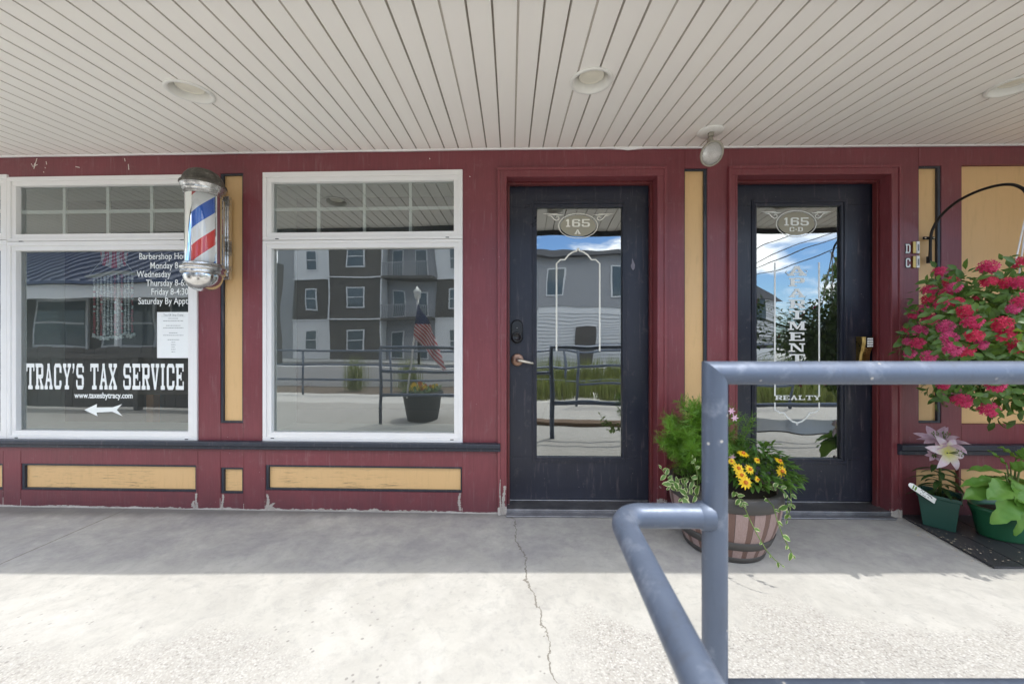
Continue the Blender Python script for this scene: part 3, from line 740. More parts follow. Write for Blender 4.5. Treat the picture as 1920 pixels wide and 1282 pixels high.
decals(door2, 1493, 419.5, 37.5, 24.5, 1, (1469.5, 1517, 408, 423), ('C-D', 1480, 1505.5, 426, 434), M['decal'], ex2)
# smart lock + lever on door one
def wpt(x, y, w): return WR.P(WR.u(x, w), WR.v(x, y, w), w)
mb = MB(); cu, cv = WR.u(969.5, DW), WR.v(969.5, 621.5, DW); hw, hh = .040, .080
st = [(hw*cos(a)*1.0, (hh-hw)+hw*sin(a)) for a in [pi*i/12 for i in range(13)]]+[(-hw*cos(a), -(hh-hw)-hw*sin(a)) for a in [pi*i/12 for i in range(13)]]
n = len(st)
for (s0, w0_), (s1, w1_) in zip([(1, 0), (1, .016), (.9, .022)], [(1, .016), (.9, .022), (.55, .0225)]):
    mb.add([WR.P(cu+x*s0, cv+y*s0, DW+w0_) for x, y in st]+[WR.P(cu+x*s1, cv+y*s1, DW+w1_) for x, y in st], [(i, (i+1) % n, n+(i+1) % n, n+i) for i in range(n)], True)
mb.add([WR.P(cu+x*.55, cv+y*.55, DW+.0225) for x, y in st], [tuple(range(n))])
lk = obj('keypad_lock', mb, M['black'], door1)
mb = MB(); mb.lathe([(.034, 0), (.036, .010), (.034, .016), (.024, .017), (.023, .013), (.0, .013)], WR.P(cu, cv-.038, DW+.018), 28, WR.ew, capt=False); obj('thumb_turn', mb, M['black'], door1)
mb = MB(); mb.lathe([(.0025, 0), (.002, .001)], WR.P(cu, cv+.024, DW+.0225), 10, WR.ew); obj('indicator_dot', mb, M['paper'], door1)
mb = MB(); c = wpt(970, 674.5, DW); mb.lathe([(.043, 0), (.043, .006), (.038, .011), (.016, .012), (.014, .012)], c, 32, WR.ew); hd = obj('door_handle', mb, M['copper'], door1)
mb = MB(); cu, cv = WR.u(970, DW), WR.v(970, 674.5, DW)
mb.tube([WR.P(cu, cv, DW+.012), WR.P(cu, cv, DW+.05), WR.P(cu+.012, cv-.001, DW+.056), WR.P(cu+.055, cv-.010, DW+.056), WR.P(cu+.102, cv-.021, DW+.054), WR.P(cu+.108, cv-.022, DW+.05)], [.011, .012, .0125, .0115, .0095, .006], 14)
obj('lever', mb, M['satin'], door1)
# paint smudge on door one
mb = MB(); s_ = [(1185, 484), (1188, 490), (1190.5, 497), (1190, 503), (1187, 507), (1184, 503), (1182.5, 498), (1184.5, 494)]
mb.poly(WR, [(WR.u(x, DW), WR.v(x, y, DW)) for x, y in s_], DW+.001); obj('paint_smudge', mb, plain('grey_smudge', (.22, .21, .25), .6, var=.4, ns=120), door1)
# brass keypad trim on door two
mb = MB(); cu, cv = WR.u(1622, DW+.03), WR.v(1622, 655, DW+.03)
secs = [(.085, .058), (.045, .062), (.01, .052), (-.03, .038), (-.09, .032), (-.13, .030)]
vs = []
for dv_, dw in secs:
    for a, b in ((-.034, 0), (-.034, dw*.75), (-.026, dw), (.026, dw), (.034, dw*.75), (.034, 0)): vs.append(WR.P(cu+a, cv+dv_, DW+b))
fs = [(i*6+k, i*6+(k+1) % 6, (i+1)*6+(k+1) % 6, (i+1)*6+k) for i in range(len(secs)-1) for k in range(6)]+[(0, 1, 2, 3, 4, 5), tuple(range(35, 29, -1))]
mb.add(vs, fs); kp = obj('keypad_lock', mb, M['brass'], door2, .003)
mb = MB(); mb.wbox(WR, cu-.022, cu+.022, cv+.012, cv+.083, DW+.056, DW+.0645); kd = obj('keypad', mb, M['black'], door2, .002)
for i in range(4):
    for j in range(3): mb = MB(); mb.wbox(WR, cu-.018+j*.0125, cu-.0075+j*.0125, cv+.018+i*.0155, cv+.029+i*.0155, DW+.0647, DW+.066); obj('key_button', mb, M['paper'], door2)
mb = MB(); mb.tube([WR.P(cu, cv-.1, DW+.02), WR.P(cu, cv-.1, DW+.07), WR.P(cu-.02, cv-.1, DW+.075), WR.P(cu-.11, cv-.1, DW+.07)], .011, 12); obj('lever', mb, M['brass'], door2)

# ---- lettering on window one
PW = -.0232
def wu(x): return WL.u(x, PW)
def wv(x, y): return WL.v(x, y, PW)
mb = MB(); slab_text(mb, WL, "TRACY'S TAX SERVICE", wu(49.5), wu(345), wv(200, 730), wv(200, 681.5), PW, gap=.13, space=.50, widths={"'": .36, 'I': .62}); obj('shop_lettering', mb, M['decal'], w1); mb = MB()
mb.poly(WL, [(wu(x), wv(194, y)) for x, y in ((158, 768.5), (182, 757), (181, 764)   , (210, 763.5), (210, 771.5), (181, 773), (183, 780))], PW+.0002)
mb.poly(WL, [(wu(x), wv(194, y)) for x, y in ((210, 763.8), (229, 757), (219, 768), (230, 779.5), (210, 771.2))], PW+.0004)
obj('arrow_decal', mb, M['decal'], w1); mb = MB()
sans_text(mb, WL, 'www.taxesbytracy.com', wu(194), wv(194, 746), wv(194, 735.5)-wv(194, 746), PW, 'CENTER', .80, .022); obj('web_address', mb, M['decal'], w1); mb = MB()
for s, y, x in (('Barbershop Hours', 486, 360), ('Monday 8-4:30', 503.5, 361), ('Wednesday', 519.5, 320), ('Thursday 8-6:00', 536, 361), ('Friday 8-4:30', 552.5, 353), ('Saturday By Appt', 570, 352.5)):
    sans_text(mb, WL, s, wu(x), wv(310, y), wv(310, y-12)-wv(310, y), PW, 'RIGHT', .80, .008)
obj('hours_lettering', mb, M['decal'], w1)

# ---- soffit
SL = .0739
def soff(X, Y): return TOP + SL*(Y-2.4+.0165*X)
def soff_at(x, y):
    t = (x-960)/F; s = (641-y)/F      # z*s + CAMH = TOP + SL*(z-2.4+.0165*t*z)
    z = (TOP-SL*2.4-CAMH)/(s-SL*(1+.0165*t)); return Vector((t*z, z, CAMH+s*z))
Y0 = 1.19; sp = .0911; x_ref = (965-960)/F*2.40
main = MB(); gr = MB(); sm_ = MB()
LIGHTS = [(356.5, 172), (1109, 152), (1905, 160)]
HOLES = [(c.x+(c.y-2.4)*.004, c.y, .089) for c in (soff_at(*q) for q in LIGHTS)]
def sk(x, y): return x - (y-2.4)*.004      # boards run a hair off square
i0, i1 = -62, 62
def pt(x, y, d): X = sk(x, y); return Vector((X, y, soff(X, y)+d))
def strip(m, xa, xb, da, db, yb, ncol=14):
    """one face of a board from the fascia to the wall, with the lamp openings cut out"""
    hs = [h for h in HOLES if h[0]-h[2] < xb and h[0]+h[2] > xa]
    if not hs: m.quad(pt(xa, Y0, da), pt(xb, Y0, db), pt(xb, yb, db), pt(xa, yb, da)); return
    cx, cy, r = hs[0]
    if xb-xa < .02: ncol = 1
    xs = [xa+(xb-xa)*k/ncol for k in range(ncol+1)]
    for p, q in zip(xs, xs[1:]):
        hp, hq = [(r*r-(x-cx)**2)**.5 if abs(x-cx) < r else 0 for x in (p, q)]
        f = (q-xa)/(xb-xa); g0 = (p-xa)/(xb-xa); a, b = da+(db-da)*g0, da+(db-da)*f
        m.quad(pt(p, Y0, a), pt(q, Y0, b), pt(q, cy-hq, b), pt(p, cy-hp, a)); m.quad(pt(p, cy+hp, a), pt(q, cy+hq, b), pt(q, yb, b), pt(p, yb, a))
for i in range(i0, i1):
    a, b = x_ref+i*sp, x_ref+(i+1)*sp; g = .0044
    yb = 2.403+.0 - (.0317 if a < HX else .0152)*(a-HX)+.02
    strip(main, a+g, b-g, 0, 0, yb)
    k = i % 3
    dpt = .011 if k else .006
    strip(gr, a-g, a-g*.35, 0, dpt, yb); strip(gr, a+g*.35, a+g, dpt, 0, yb)
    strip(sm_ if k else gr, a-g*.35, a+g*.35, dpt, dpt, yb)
so = obj('soffit', main, M['soffit'], bld)
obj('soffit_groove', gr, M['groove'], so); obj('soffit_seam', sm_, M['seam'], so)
# trim channel where soffit meets wall, sagging in one place
mb = MB()
for W, a, b in ((WL, UL, 0), (WR, 0, UR)):
    n = 90; vs = []
    for i in range(n+1):
        u = a+(b-a)*i/n; px = W.P(u, 0, 0); h = soff(px.x, px.y)
        xx = 960+F*px.x/px.y; sag = .012*math.exp(-((xx-1178)/17)**2)+.0012*sin(u*9)*(xx < 900)
        for w, d in ((.001, .0), (.001, -.007-sag*.6), (.014, -.007-sag), (.019, -.003-sag), (.019, .004)): vs.append(W.P(u, h+d, w))
    mb.add(vs, [(i*5+k, i*5+k+1, (i+1)*5+k+1, (i+1)*5+k) for i in range(n) for k in range(4)], True)
obj('soffit_trim', mb, M['vinyl'], so)
# canopy fascia and top
mb = MB(); X0, X1 = sk(x_ref+i0*sp, 1.2), sk(x_ref+i1*sp, 1.2); zf = soff(0, Y0)
def cp(x, y, z): return Vector((x, y, z))
mb.box(X0, X1, Y0-.024, Y0-.001, zf+.02, zf+.30)
gx = [X0, -4.6, -3.1, -1.9, -1.15, -.3, .9, 2.2, 3.4, 4.6, X1]; gy = [.0, .006, -.004, .003, .014, .001, -.003, .005, -.002, .004, 0]
n = len(gx); gs = [(Y0-.10, zf+.19), (Y0-.026, zf+.19), (Y0-.026, zf+.31), (Y0-.10, zf+.31)]      # unseen gutter, bent out of line to make the ground shadow edge uneven
mb.add([Vector((x, y-(d if y < Y0-.05 else 0), z+d*.5)) for x, d in zip(gx, gy) for y, z in gs], [(i*4+k, i*4+(k+1) % 4, (i+1)*4+(k+1) % 4, (i+1)*4+k) for i in range(n-1) for k in range(4)]+[(3, 2, 1, 0), tuple(range(4*n-4, 4*n))])
mb.box(X0, X1, Y0-.001, 2.36, zf+.285, zf+.325)
obj('canopy_fascia', mb, M['vinyl'], bld, .004)
mb = MB(); mb.box(X0, X1, Y0-.020, Y0-.001, zf-.05, zf+.018); obj('drip_edge', mb, M['navy'], bld)
# interior: dark rooms behind the glass
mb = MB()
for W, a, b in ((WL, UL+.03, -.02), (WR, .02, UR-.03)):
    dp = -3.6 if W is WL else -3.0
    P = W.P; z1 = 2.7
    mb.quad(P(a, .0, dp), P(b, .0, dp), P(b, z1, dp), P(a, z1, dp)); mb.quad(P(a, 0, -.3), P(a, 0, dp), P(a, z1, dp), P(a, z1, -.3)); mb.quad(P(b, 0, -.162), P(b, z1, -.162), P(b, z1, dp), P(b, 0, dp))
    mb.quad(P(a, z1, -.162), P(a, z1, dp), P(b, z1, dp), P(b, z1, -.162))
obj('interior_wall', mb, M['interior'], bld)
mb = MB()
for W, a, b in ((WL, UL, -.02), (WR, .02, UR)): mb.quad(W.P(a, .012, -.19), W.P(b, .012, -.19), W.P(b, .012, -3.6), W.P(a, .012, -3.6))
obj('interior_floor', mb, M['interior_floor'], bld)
# ---------------------------------------------------------------- lamps on the soffit
def recessed(label, x, y):
    c = soff_at(x, y); t = thing('recessed_light', label, 'ceiling light', c, 'recessed lights in the soffit')
    up = Vector((0, -SL, 1)).normalized()
    mb = MB(); r = .098
    mb.lathe([(r, -.0005), (r, -.005), (r-.003, -.0075), (r-.014, -.0075), (r-.017, -.004), (r-.022, .012), (r-.028, .040), (r-.032, .060)], c, 48, up, capb=False, capt=False)
    obj('trim', mb, M['lampwhite'], t)
    mb = MB(); mb.lathe([(.0001, .014), (.034, .015), (.049, .019), (.052, .0175), (.0555, .0175), (.0565, .022), (.052, .040), (.040, .058)], c, 36, up, capb=False, capt=False); obj('bulb', mb, M['bulb'], t)
    mb = MB(); mb.lathe([(.066, .0605), (.001, .0606)], c, 24, up, capb=False); obj('socket', mb, M['groove'], t)
    return t
rl = recessed('round white recessed light in the soffit above the barber pole', 356.5, 172)
for lab, x, y in (('round white recessed light in the soffit above door 165 A', 1109, 152), ('round white recessed light cut by the right edge of the photo', 1905, 160)):
    copy_tree(rl, soff_at(x, y))['label'] = lab
c = soff_at(1332, 246); fl = thing('floodlight', 'beige swivel floodlight hanging from the soffit between the two doors', 'floodlight', c)
mb = MB(); mb.lathe([(.072, .001), (.072, -.004), (.066, -.011), (.03, -.014), (.001, -.014)], c, 36, capb=False); obj('base_plate', mb, M['lampwhite'], fl)
mb = MB(); k = c+Vector((0, -.004, -.014)); h = k+Vector((-.004, -.02, -.125))
mb.tube([k, k+Vector((0, 0, -.02))], .016, 14); mb.tube([k+Vector((0, 0, -.02)), k+Vector((0, 0, -.03)), k+Vector((0, .012, -.052)), k+Vector((0, .02, -.07))], [.011, .012, .012, .010], 12)
mb.lathe([(.017, -.012), (.017, .012)], k+Vector((0, .008, -.045)), 16, (1, 0, 0)); obj('swivel_arm', mb, M['lightmetal'], fl)
ax = Vector((.10, -.86, -.48)).normalized(); hc = k+Vector((0, -.004, -.122))
mb = MB(); mb.lathe([(.018, -.075), (.028, -.066), (.036, -.05), (.056, -.018), (.066, -.004), (.070, .004), (.070, .012), (.064, .014), (.060, .010)], hc, 36, ax, capt=False); obj('lamp_housing', mb, M['lightmetal'], fl)
mb = MB(); mb.lathe([(.060, .009), (.048, .017), (.028, .0225), (.001, .0245)], hc, 36, ax, capb=False); obj('lens', mb, M['lens'], fl)

# ---------------------------------------------------------------- barber pole
aw = .165; bc_u = WL.u(381.5, aw); bz = lambda y: WL.v(381.5, y, aw)
ctr = WL.P(bc_u, 0, aw); bp = thing('barber_pole', 'chrome barber pole with red white and blue stripes beside the window', 'barber pole', Vector((ctr.x, ctr.y, bz(430))))
def lat(name, prof, mat, parent, n=44, **kw):
    mb = MB(); mb.lathe([(r, h) for r, h in prof], (ctr.x, ctr.y, 0), n, **kw); return obj(name, mb, mat, parent)
t0, t1 = bz(367), bz(499)
glass = lat('glass_tube', [(.091, t0+.0), (.091, t1)], M['tube'], bp, capb=False, capt=False)
lat('striped_cylinder', [(.084, t0-.004+.01), (.084, t1-.01)], M['barber'], bp, 64)
z0 = bz(367)
lat('top_collar', [(.088, z0-.006), (.096, z0-.006), (.098, z0+.004), (.094, z0+.010), (.101, z0+.016), (.106, z0+.022), (.104, z0+.028), (.108, z0+.034), (.115, z0+.048), (.116, z0+.052), (.108, z0+.056)], M['tarnish'], bp)
z1 = z0+.053
lat('dome', [(.1165, z1), (.119, z1+.006), (.118, z1+.013), (.112, z1+.020), (.106, z1+.022), (.103, z1+.040), (.094, z1+.062), (.078, z1+.083), (.055, z1+.098), (.028, z1+.107), (.001, z1+.110)], M['dome'], bp, capt=False)
z2 = bz(499)
lat('bottom_collar', [(.088, z2+.012), (.097, z2+.014), (.100, z2+.008), (.096, z2+.002), (.104, z2-.004), (.115, z2-.012), (.117, z2-.022), (.113, z2-.030), (.106, z2-.034), (.112, z2-.042), (.110, z2-.052), (.098, z2-.057)], M['tarnish'], bp)
z3 = z2-.055
lat('bowl', [(.098, z3), (.099, z3-.012), (.094, z3-.038), (.082, z3-.062), (.064, z3-.082), (.040, z3-.096), (.016, z3-.102), (.001, z3-.103)], M['chrome'], bp, capb=False, capt=False)
mb = MB(); bu = bc_u+.003
mb.wbox(WL, bu-.048, bu+.048, z2-.062, z0+.050, .003, .032); bk = obj('bracket', mb, M['tarnish'], bp, .003)
mb = MB(); mb.wbox(WL, bu-.034, bu+.034, z2-.02, z0+.012, .0325, .062); obj('back_channel', mb, M['chrome'], bk, .006)
mb = MB()
for zz in (z0+.020, z2-.028):
    mb = MB(); mb.wbox(WL, bu-.030, bu+.030, zz-.012, zz+.012, .0322, .085); obj('collar_arm', mb, M['tarnish'], bk, .004)
M['rust'] = plain('rust', (.13, .05, .03), .8, .3, var=.4, ns=60)
for zz in (z0-.04, z2+.05): mb = MB(); mb.lathe([(.009, 0), (.009, .004), (.004, .006)], WL.P(bu+.026, zz, .0622), 14, WL.ew); obj('screw', mb, M['rust'], bk)

# ---------------------------------------------------------------- hanging mobile and paper inside window one
CW = -.055
def cuv(x, y): return WL.P(WL.u(x, CW), WL.v(x, y, CW), CW)
wc = thing('bead_mobile', 'driftwood and glass bead mobile hanging inside the lettered window', 'wind chime', cuv(213, 470))
mb = MB(); pts = [cuv(162, 518.5), cuv(178, 518), cuv(200, 513.5), cuv(222, 511), cuv(244, 512), cuv(263, 515)]
mb.tube(pts, [.010, .013, .015, .015, .014, .008], 9); obj('driftwood', mb, M['drift'], wc)
mb = MB(); mb.tube([cuv(167, 516), cuv(196, 482), cuv(212, 466)], .0022, 5); mb.tube([cuv(250, 511), cuv(232, 487), cuv(213, 466)], .0022, 5); obj('cord', mb, M['bead'], wc)
for i in range(12):
    x = 177+i*6.45; top = 515 if i < 5 else 513; bot = 626+R_.uniform(-4, 4); mb = MB(); mr = MB(); y = top+3
    while y < bot:
        big = R_.random() < .5; r = .0080 if big else .0058
        tgt = mr if ((i in (0, 2, 6, 8, 11)) and y > top+R_.choice((25, 40, 75))) or (i in (6, 8) and y < 560) else mb
        p = cuv(x+R_.uniform(-.6, .6), y); tgt.lathe([(.001, -r), (r*.75, -r*.65), (r, 0), (r*.75, r*.65), (.001, r)], p, 7, capb=False, capt=False); y += r*2*290*.98
    b = obj('bead_strand', mb, M['bead'], wc)
    if mr.v: obj('red_bead', mr, M['redbead'], b)
    mb = MB()
    for k in range(5):
        p = cuv(x, bot+4)+Vector((R_.uniform(-.008, .008), R_.uniform(-.008, .008), R_.uniform(-.01, .01))); mb.lathe([(.001, -.011), (.009, 0), (.001, .011)], p, 6, Vector((R_.uniform(-1, 1), R_.uniform(-1, 1), 1)), smooth=False, capb=False, capt=False)
    obj('crystal', mb, M['bead'], b)
mb = MB(); fm = flag('flag_cloth', 0, 0, .11, .12)
o = cuv(214, 482); vs = []; n = 12
for i in range(n+1):
    for j in range(7):
        a = (i/n-.5); b = j/6-.5; vs.append(o+WL.eu*(a*.20*(1-.35*abs(b)))+Vector((0, 0, b*.16+.05*abs(a)))+WL.ew*(.014*sin(i*2.1)))
mb.add(vs, [(i*7+j, i*7+j+1, (i+1)*7+j+1, (i+1)*7+j) for i in range(n) for j in range(6)], True)
obj('flag_bow', mb, fm, wc)
PPW = -.0215
pn = MB(); q = (WL.u(294.5, PPW), WL.u(358, PPW), WL.v(325, 671, PPW), WL.v(325, 585, PPW))
pn.wbox(WL, q[0], q[1], q[2], q[3], PPW-.001, PPW); po = obj('paper_notice', pn, M['paper'], loc=WL.P(q[0], q[2], PPW)); tag(po, 'printed paper notice taped to the window under the barbershop hours', 'notice')
mb = MB(); cu = (q[0]+q[1])/2-.004; hh = q[3]-q[2]
sans_text(mb, WL, 'Time Off- Shop Closing', cu, q[3]-.026, .013, PPW+.0005, 'CENTER', .78)
mb.wbox(WL, cu-.085, cu+.085, q[3]-.0300, q[3]-.029, PPW+.0002, PPW+.0005)
y = q[3]-.045
for wd, gap in ((.07, .016), (.14, .032), (.10, .016), (.14, .034), (.06, .016), (.14, .03), (.08, .017), (.025, .016), (.03, .016), (.025, .016), (.03, .016), (.025, .016)):
    x = -wd/2
    while x < wd/2:
        l = R_.uniform(.004, .014); mb.wbox(WL, cu+x, min(cu+x+l, cu+wd/2), y, y+.0035, PPW+.0002, PPW+.0005); x += l+.003
    y -= gap
obj('printed_text', mb, M['greyink'], po)
# blind cords and a work table seen through the glass
mb = MB(); 
for x in (54, 73): mb.tube([WL.P(WL.u(x, -.15), WL.v(x, 475, -.15), -.15), WL.P(WL.u(x-3, -.15), WL.v(x, 678, -.15), -.15)], .0018, 5)
bc_ = obj('blind_cord', mb, M['bead'], loc=WL.P(WL.u(63, -.15), 1.3, -.15)); tag(bc_, 'pair of thin white blind cords inside the left edge of the lettered window', 'blind cord')
tb = thing('wooden_table', 'orange wooden table with two legs dimly seen through the lettered window', 'table', WL.P(-2.35, .012, -.75))
mb = MB(); mb.wbox(WL, -2.9, -1.75, .70, .735, -1.05, -.45); obj('table_top', mb, M['interior_floor'], tb, .004)
for u in (-2.74, -1.98):
    for w in (-.5, -.98): mb = MB(); mb.wbox(WL, u-.03, u+.03, .014, .70, w-.03, w+.03); obj('leg', mb, M['wood'], tb, .004)

# ---------------------------------------------------------------- unit letters, bells
for ch, y in (('D', 467), ('C', 493.5)):
    k = thing('unit_letter', f'small white house letter {ch} with black outline on the burgundy post', 'letter sign', wpt(1701.5, y, 0), 'unit letters on the post')
    mb = MB(); u0, u1, v0, v1 = WR.rect(1697, 1706, y-9, y+8, 0)
    slab_text(mb, WR, ch, u0-.004, u1+.004, v0-.004, v1+.004, .0026); obj('letter_outline', mb, M['black'], k)
    mb = MB(); slab_text(mb, WR, ch, u0, u1, v0, v1, .0040); obj('letter_face', mb, M['paper'], k)
for y, lab in ((464.5, 'upper of two brass and white doorbells beside letter D'), (491.5, 'lower of two brass and white doorbells beside letter C')):
    k = thing('doorbell', lab, 'doorbell', wpt(1715, y, 0), 'doorbells on the post')
    mb = MB(); u0, u1, v0, v1 = WR.rect(1709, 1720.5, y-11, y+11, 0); mb.wbox(WR, u0, u0+(u1-u0)*.5, v0, v1, .001, .010); obj('brass_plate', mb, M['brass'], k, .002)
    mb = MB(); mb.wbox(WR, u0+(u1-u0)*.52, u1, v0, v1, .001, .014); f = obj('bell_push', mb, M['vinyl'], k, .002)
    mb = MB(); mb.wbox(WR, u0+(u1-u0)*.65, u0+(u1-u0)*.85, v0+.015, v1-.02, .0145, .0155); obj('name_slot', mb, M['greyink'], f)

# ---------------------------------------------------------------- pipe railing in the foreground
RY = .75; rr = .0238
def rp(x, y, z=RY): return Vector(((x-960)/F*z, z, CAMH+(641-y)/F*z))
pr = thing('pipe_railing', 'blue grey painted pipe railing with bent handrail in the foreground', 'railing', Vector((rp(1340, 700).x, RY, 0)))
px_ = rp(1340, 700).x; th = rp(1340, 699).z
def bentend(a, b): return a
def mitre(mb, path, r, n=24):
    """pipe with true mitred corners"""
    pts = [Vector(p) for p in path]; N = len(pts); vs = []
    d = [(pts[i+1]-pts[i]).normalized() for i in range(N-1)]
    nx = d[0].cross(Vector((0, 1, 0)) if abs(d[0].y) < .9 else Vector((0, 0, 1))).normalized(); ny = d[0].cross(nx)
    base = [nx*cos(2*pi*k/n)*r+ny*sin(2*pi*k/n)*r for k in range(n)]
    cur = [pts[0]+b for b in base]; vs += cur
    for i in range(1, N):
        nrm = (d[i-1]+d[i]).normalized() if i < N-1 else d[i-1]
        nxt = []
        for p in cur:
            tt = (pts[i]-p).dot(nrm)/d[i-1].dot(nrm); nxt.append(p+d[i-1]*tt)
        vs += nxt; cur = nxt
    mb.add(vs, [(i*n+k, i*n+(k+1) % n, (i+1)*n+(k+1) % n, (i+1)*n+k) for i in range(N-1) for k in range(n)], True)
pa, pb, pc_ = Vector((px_, RY, .0)), Vector((px_, RY, th)), Vector((4.2, RY, th+.002))
def seg(a, b): mb = MB(); mb.tube([a, b], rr, 28); return mb
# mitred corner: each pipe is cut on the diagonal plane
def cutpipe(a, b, nrm_pt, nrm):
    mb = MB(); d = (b-a).normalized(); n = 28; ref = Vector((0, 1, 0)); nx = d.cross(ref).normalized(); ny = d.cross(nx); vs = []
    for e in (0, 1):
        for k in range(n):
            q = a+(nx*cos(2*pi*k/n)+ny*sin(2*pi*k/n))*rr
            tt = (nrm_pt-q).dot(nrm)/d.dot(nrm) if e else 0
            vs.append(q+d*tt)
    mb.add(vs, [(k, (k+1) % n, n+(k+1) % n, n+k) for k in range(n)], True); return mb
nm = Vector((1, 0, 1)).normalized()
nm = ((pb-pa).normalized()+(pc_-pb).normalized()).normalized()
obj('post', cutpipe(pa, pb, pb, nm), M['rail'], pr)
obj('top_rail', cutpipe(pc_, pb, pb, nm), M['rail'], pr)
mb = MB(); mb.tube([Vector((px_+rr-.003, RY, CAMH+(641-1300)/F*RY)), Vector((4.2, RY, CAMH+(641-1300)/F*RY))], rr, 24); obj('lower_rail', mb, M['rail'], pr)
mb = MB(); mb.tube([Vector((2.6, RY, 0)), Vector((2.6, RY, th-.01))], rr, 20); obj('post', mb, M['rail'], pr)
# bent handrail
hz = CAMH+(641-966)/F*RY; x0 = rp(1160, 966).x; br = .045; sl = -.125
pts = [Vector((px_-.004, RY-.004, hz)), Vector((px_-.02, RY-.001, hz)), Vector((x0+br, RY, hz))]
for i in range(1, 9):
    a = i/8*pi/2; pts.append(Vector((x0+br-br*sin(a), RY-br+br*cos(a), hz+sl*br*(1-cos(a))*.6)))
e = pts[-1]; 
for k in (.3, .6, 1.0, 1.4): pts.append(Vector((x0, e.y-k, e.z+sl*k)))
mb = MB(); mb.tube(pts, rr, 28); obj('bent_handrail', mb, M['rail'], pr)
mb = MB(); mb.tube([Vector((x0, e.y-1.3, e.z+sl*1.3)), Vector((x0, e.y-1.3, 0))], rr, 20); obj('post', mb, M['rail'], pr)
# weld collar at the joint
mb = MB(); mb.tube([Vector((px_-rr*.4, RY, hz)), Vector((px_-rr-.004, RY, hz)), Vector((px_-rr-.012, RY, hz))], [rr*1.22, rr*1.20, rr*.99], 28, cap=False); obj('weld_bead', mb, M['rail'], pr)

# ---------------------------------------------------------------- barrel planter
BX, BY = 1.175, 2.055
bt = thing('barrel_planter', 'half barrel planter of yellow daisies and feathery greens between the doors', 'planter', (BX, BY, 0))
def blat(name, prof, mat, parent, n=60): mb = MB(); mb.lathe(prof, (BX, BY, 0), n, capb=False, capt=False); return obj(name, mb, mat, parent)
bprof = [(.192, .002), (.203, .03), (.226, .09), (.252, .16), (.268, .22), (.276, .27), (.277, .31), (.272, .345), (.268, .350), (.258, .350), (.252, .342), (.25, .29)]
blat('barrel', bprof, M['stave'], bt)
blat('hoop', [(.1935, .001), (.199, .006), (.206, .030), (.2035, .032)], M['hoop'], bt)
blat('hoop', [(.222, .078), (.2285, .080), (.244, .122), (.2395, .124)], M['hoop'], bt)
blat('hoop', [(.2775, .282), (.2815, .284), (.2815, .31), (.277, .345), (.271, .352), (.256, .352)], M['hoop'], bt)
mb = MB(); mb.lathe([(.252, .315), (.15, .325), (.001, .33)], (BX, BY, 0), 30, capb=False, capt=False); obj('soil', mb, M['soil'], bt)
def W3(x, y, z): return Vector(((x-960)/F*z, z, CAMH+(641-y)/F*z))     # survey sight-line at a known distance
def rnd(s=1): return Vector((R_.uniform(-s, s), R_.uniform(-s, s), R_.uniform(-s, s)))
# feathery cosmos foliage
mb = MB(); st = MB()
base = Vector((BX-.10, BY+.06, .33)); cc = Vector((BX-.11, BY+.03, .60))
for i in range(54):
    while True:
        d = rnd(1)
        if d.length < 1: break
    tip = cc+Vector((d.x*.235, d.y*.20, d.z*.215)); 
    if tip.y > 2.33: tip.y = 2.33
    b = base+Vector((R_.uniform(-.08, .12), R_.uniform(-.06, .06), 0)); mid = b.lerp(tip, .55)+Vector((0, 0, .05))
    st.tube([b, mid, tip], [.0022, .0017, .001], 4, cap=False)
    for k in range(84):
        q = R_.random()**.7; p = b.lerp(mid, q*2) if q < .5 else mid.lerp(tip, q*2-1)
        if p.z < .42 and R_.random() < .6: continue
        dr = (rnd(1)+Vector((0, 0, .45))+(p-cc)*2.2).normalized(); L = R_.uniform(.03, .075)
        sd = dr.cross(rnd(1)).normalized()*.0023; e1 = p+dr*L
        mb.add([p-sd, p+sd, e1], [(0, 1, 2)])
        for f in (.35, .6, .8):
            pb2 = p+dr*L*f
            for s_ in (-1, 1):
                d2 = (dr+sd.normalized()*s_*.9+rnd(.3)).normalized()*L*.42; mb.add([pb2-sd*.7, pb2+sd*.7, pb2+d2], [(0, 1, 2)])
    if i < 7:   # long bare flower stalks
        e2 = tip+Vector((R_.uniform(-.05, .03), R_.uniform(-.05, .0), R_.uniform(.03, .09))); st.tube([tip, e2], [.0014, .001], 4); st.lathe([(.001, 0), (.006, .004), (.001, .009)], e2, 6)
for i in range(14):     # fine foliage behind the post on the right as well
    tip = Vector((BX+R_.uniform(.02, .17), BY+R_.uniform(-.05, .12), R_.uniform(.52, .74))); b = base+Vector((.12, 0, 0))
    st.tube([b, tip], [.002, .001], 4, cap=False)
    for k in range(60):
        p = b.lerp(tip, R_.uniform(.4, 1)); dr = (rnd(1)+Vector((.2, 0, .4))).normalized(); L = R_.uniform(.025, .06); sd = dr.cross(rnd(1)).normalized()*.0013
        mb.add([p-sd, p+sd, p+dr*L], [(0, 1, 2)])
ff = obj('feathery_foliage', mb, M['fern'], bt); obj('stem', st, M['stem'], ff)
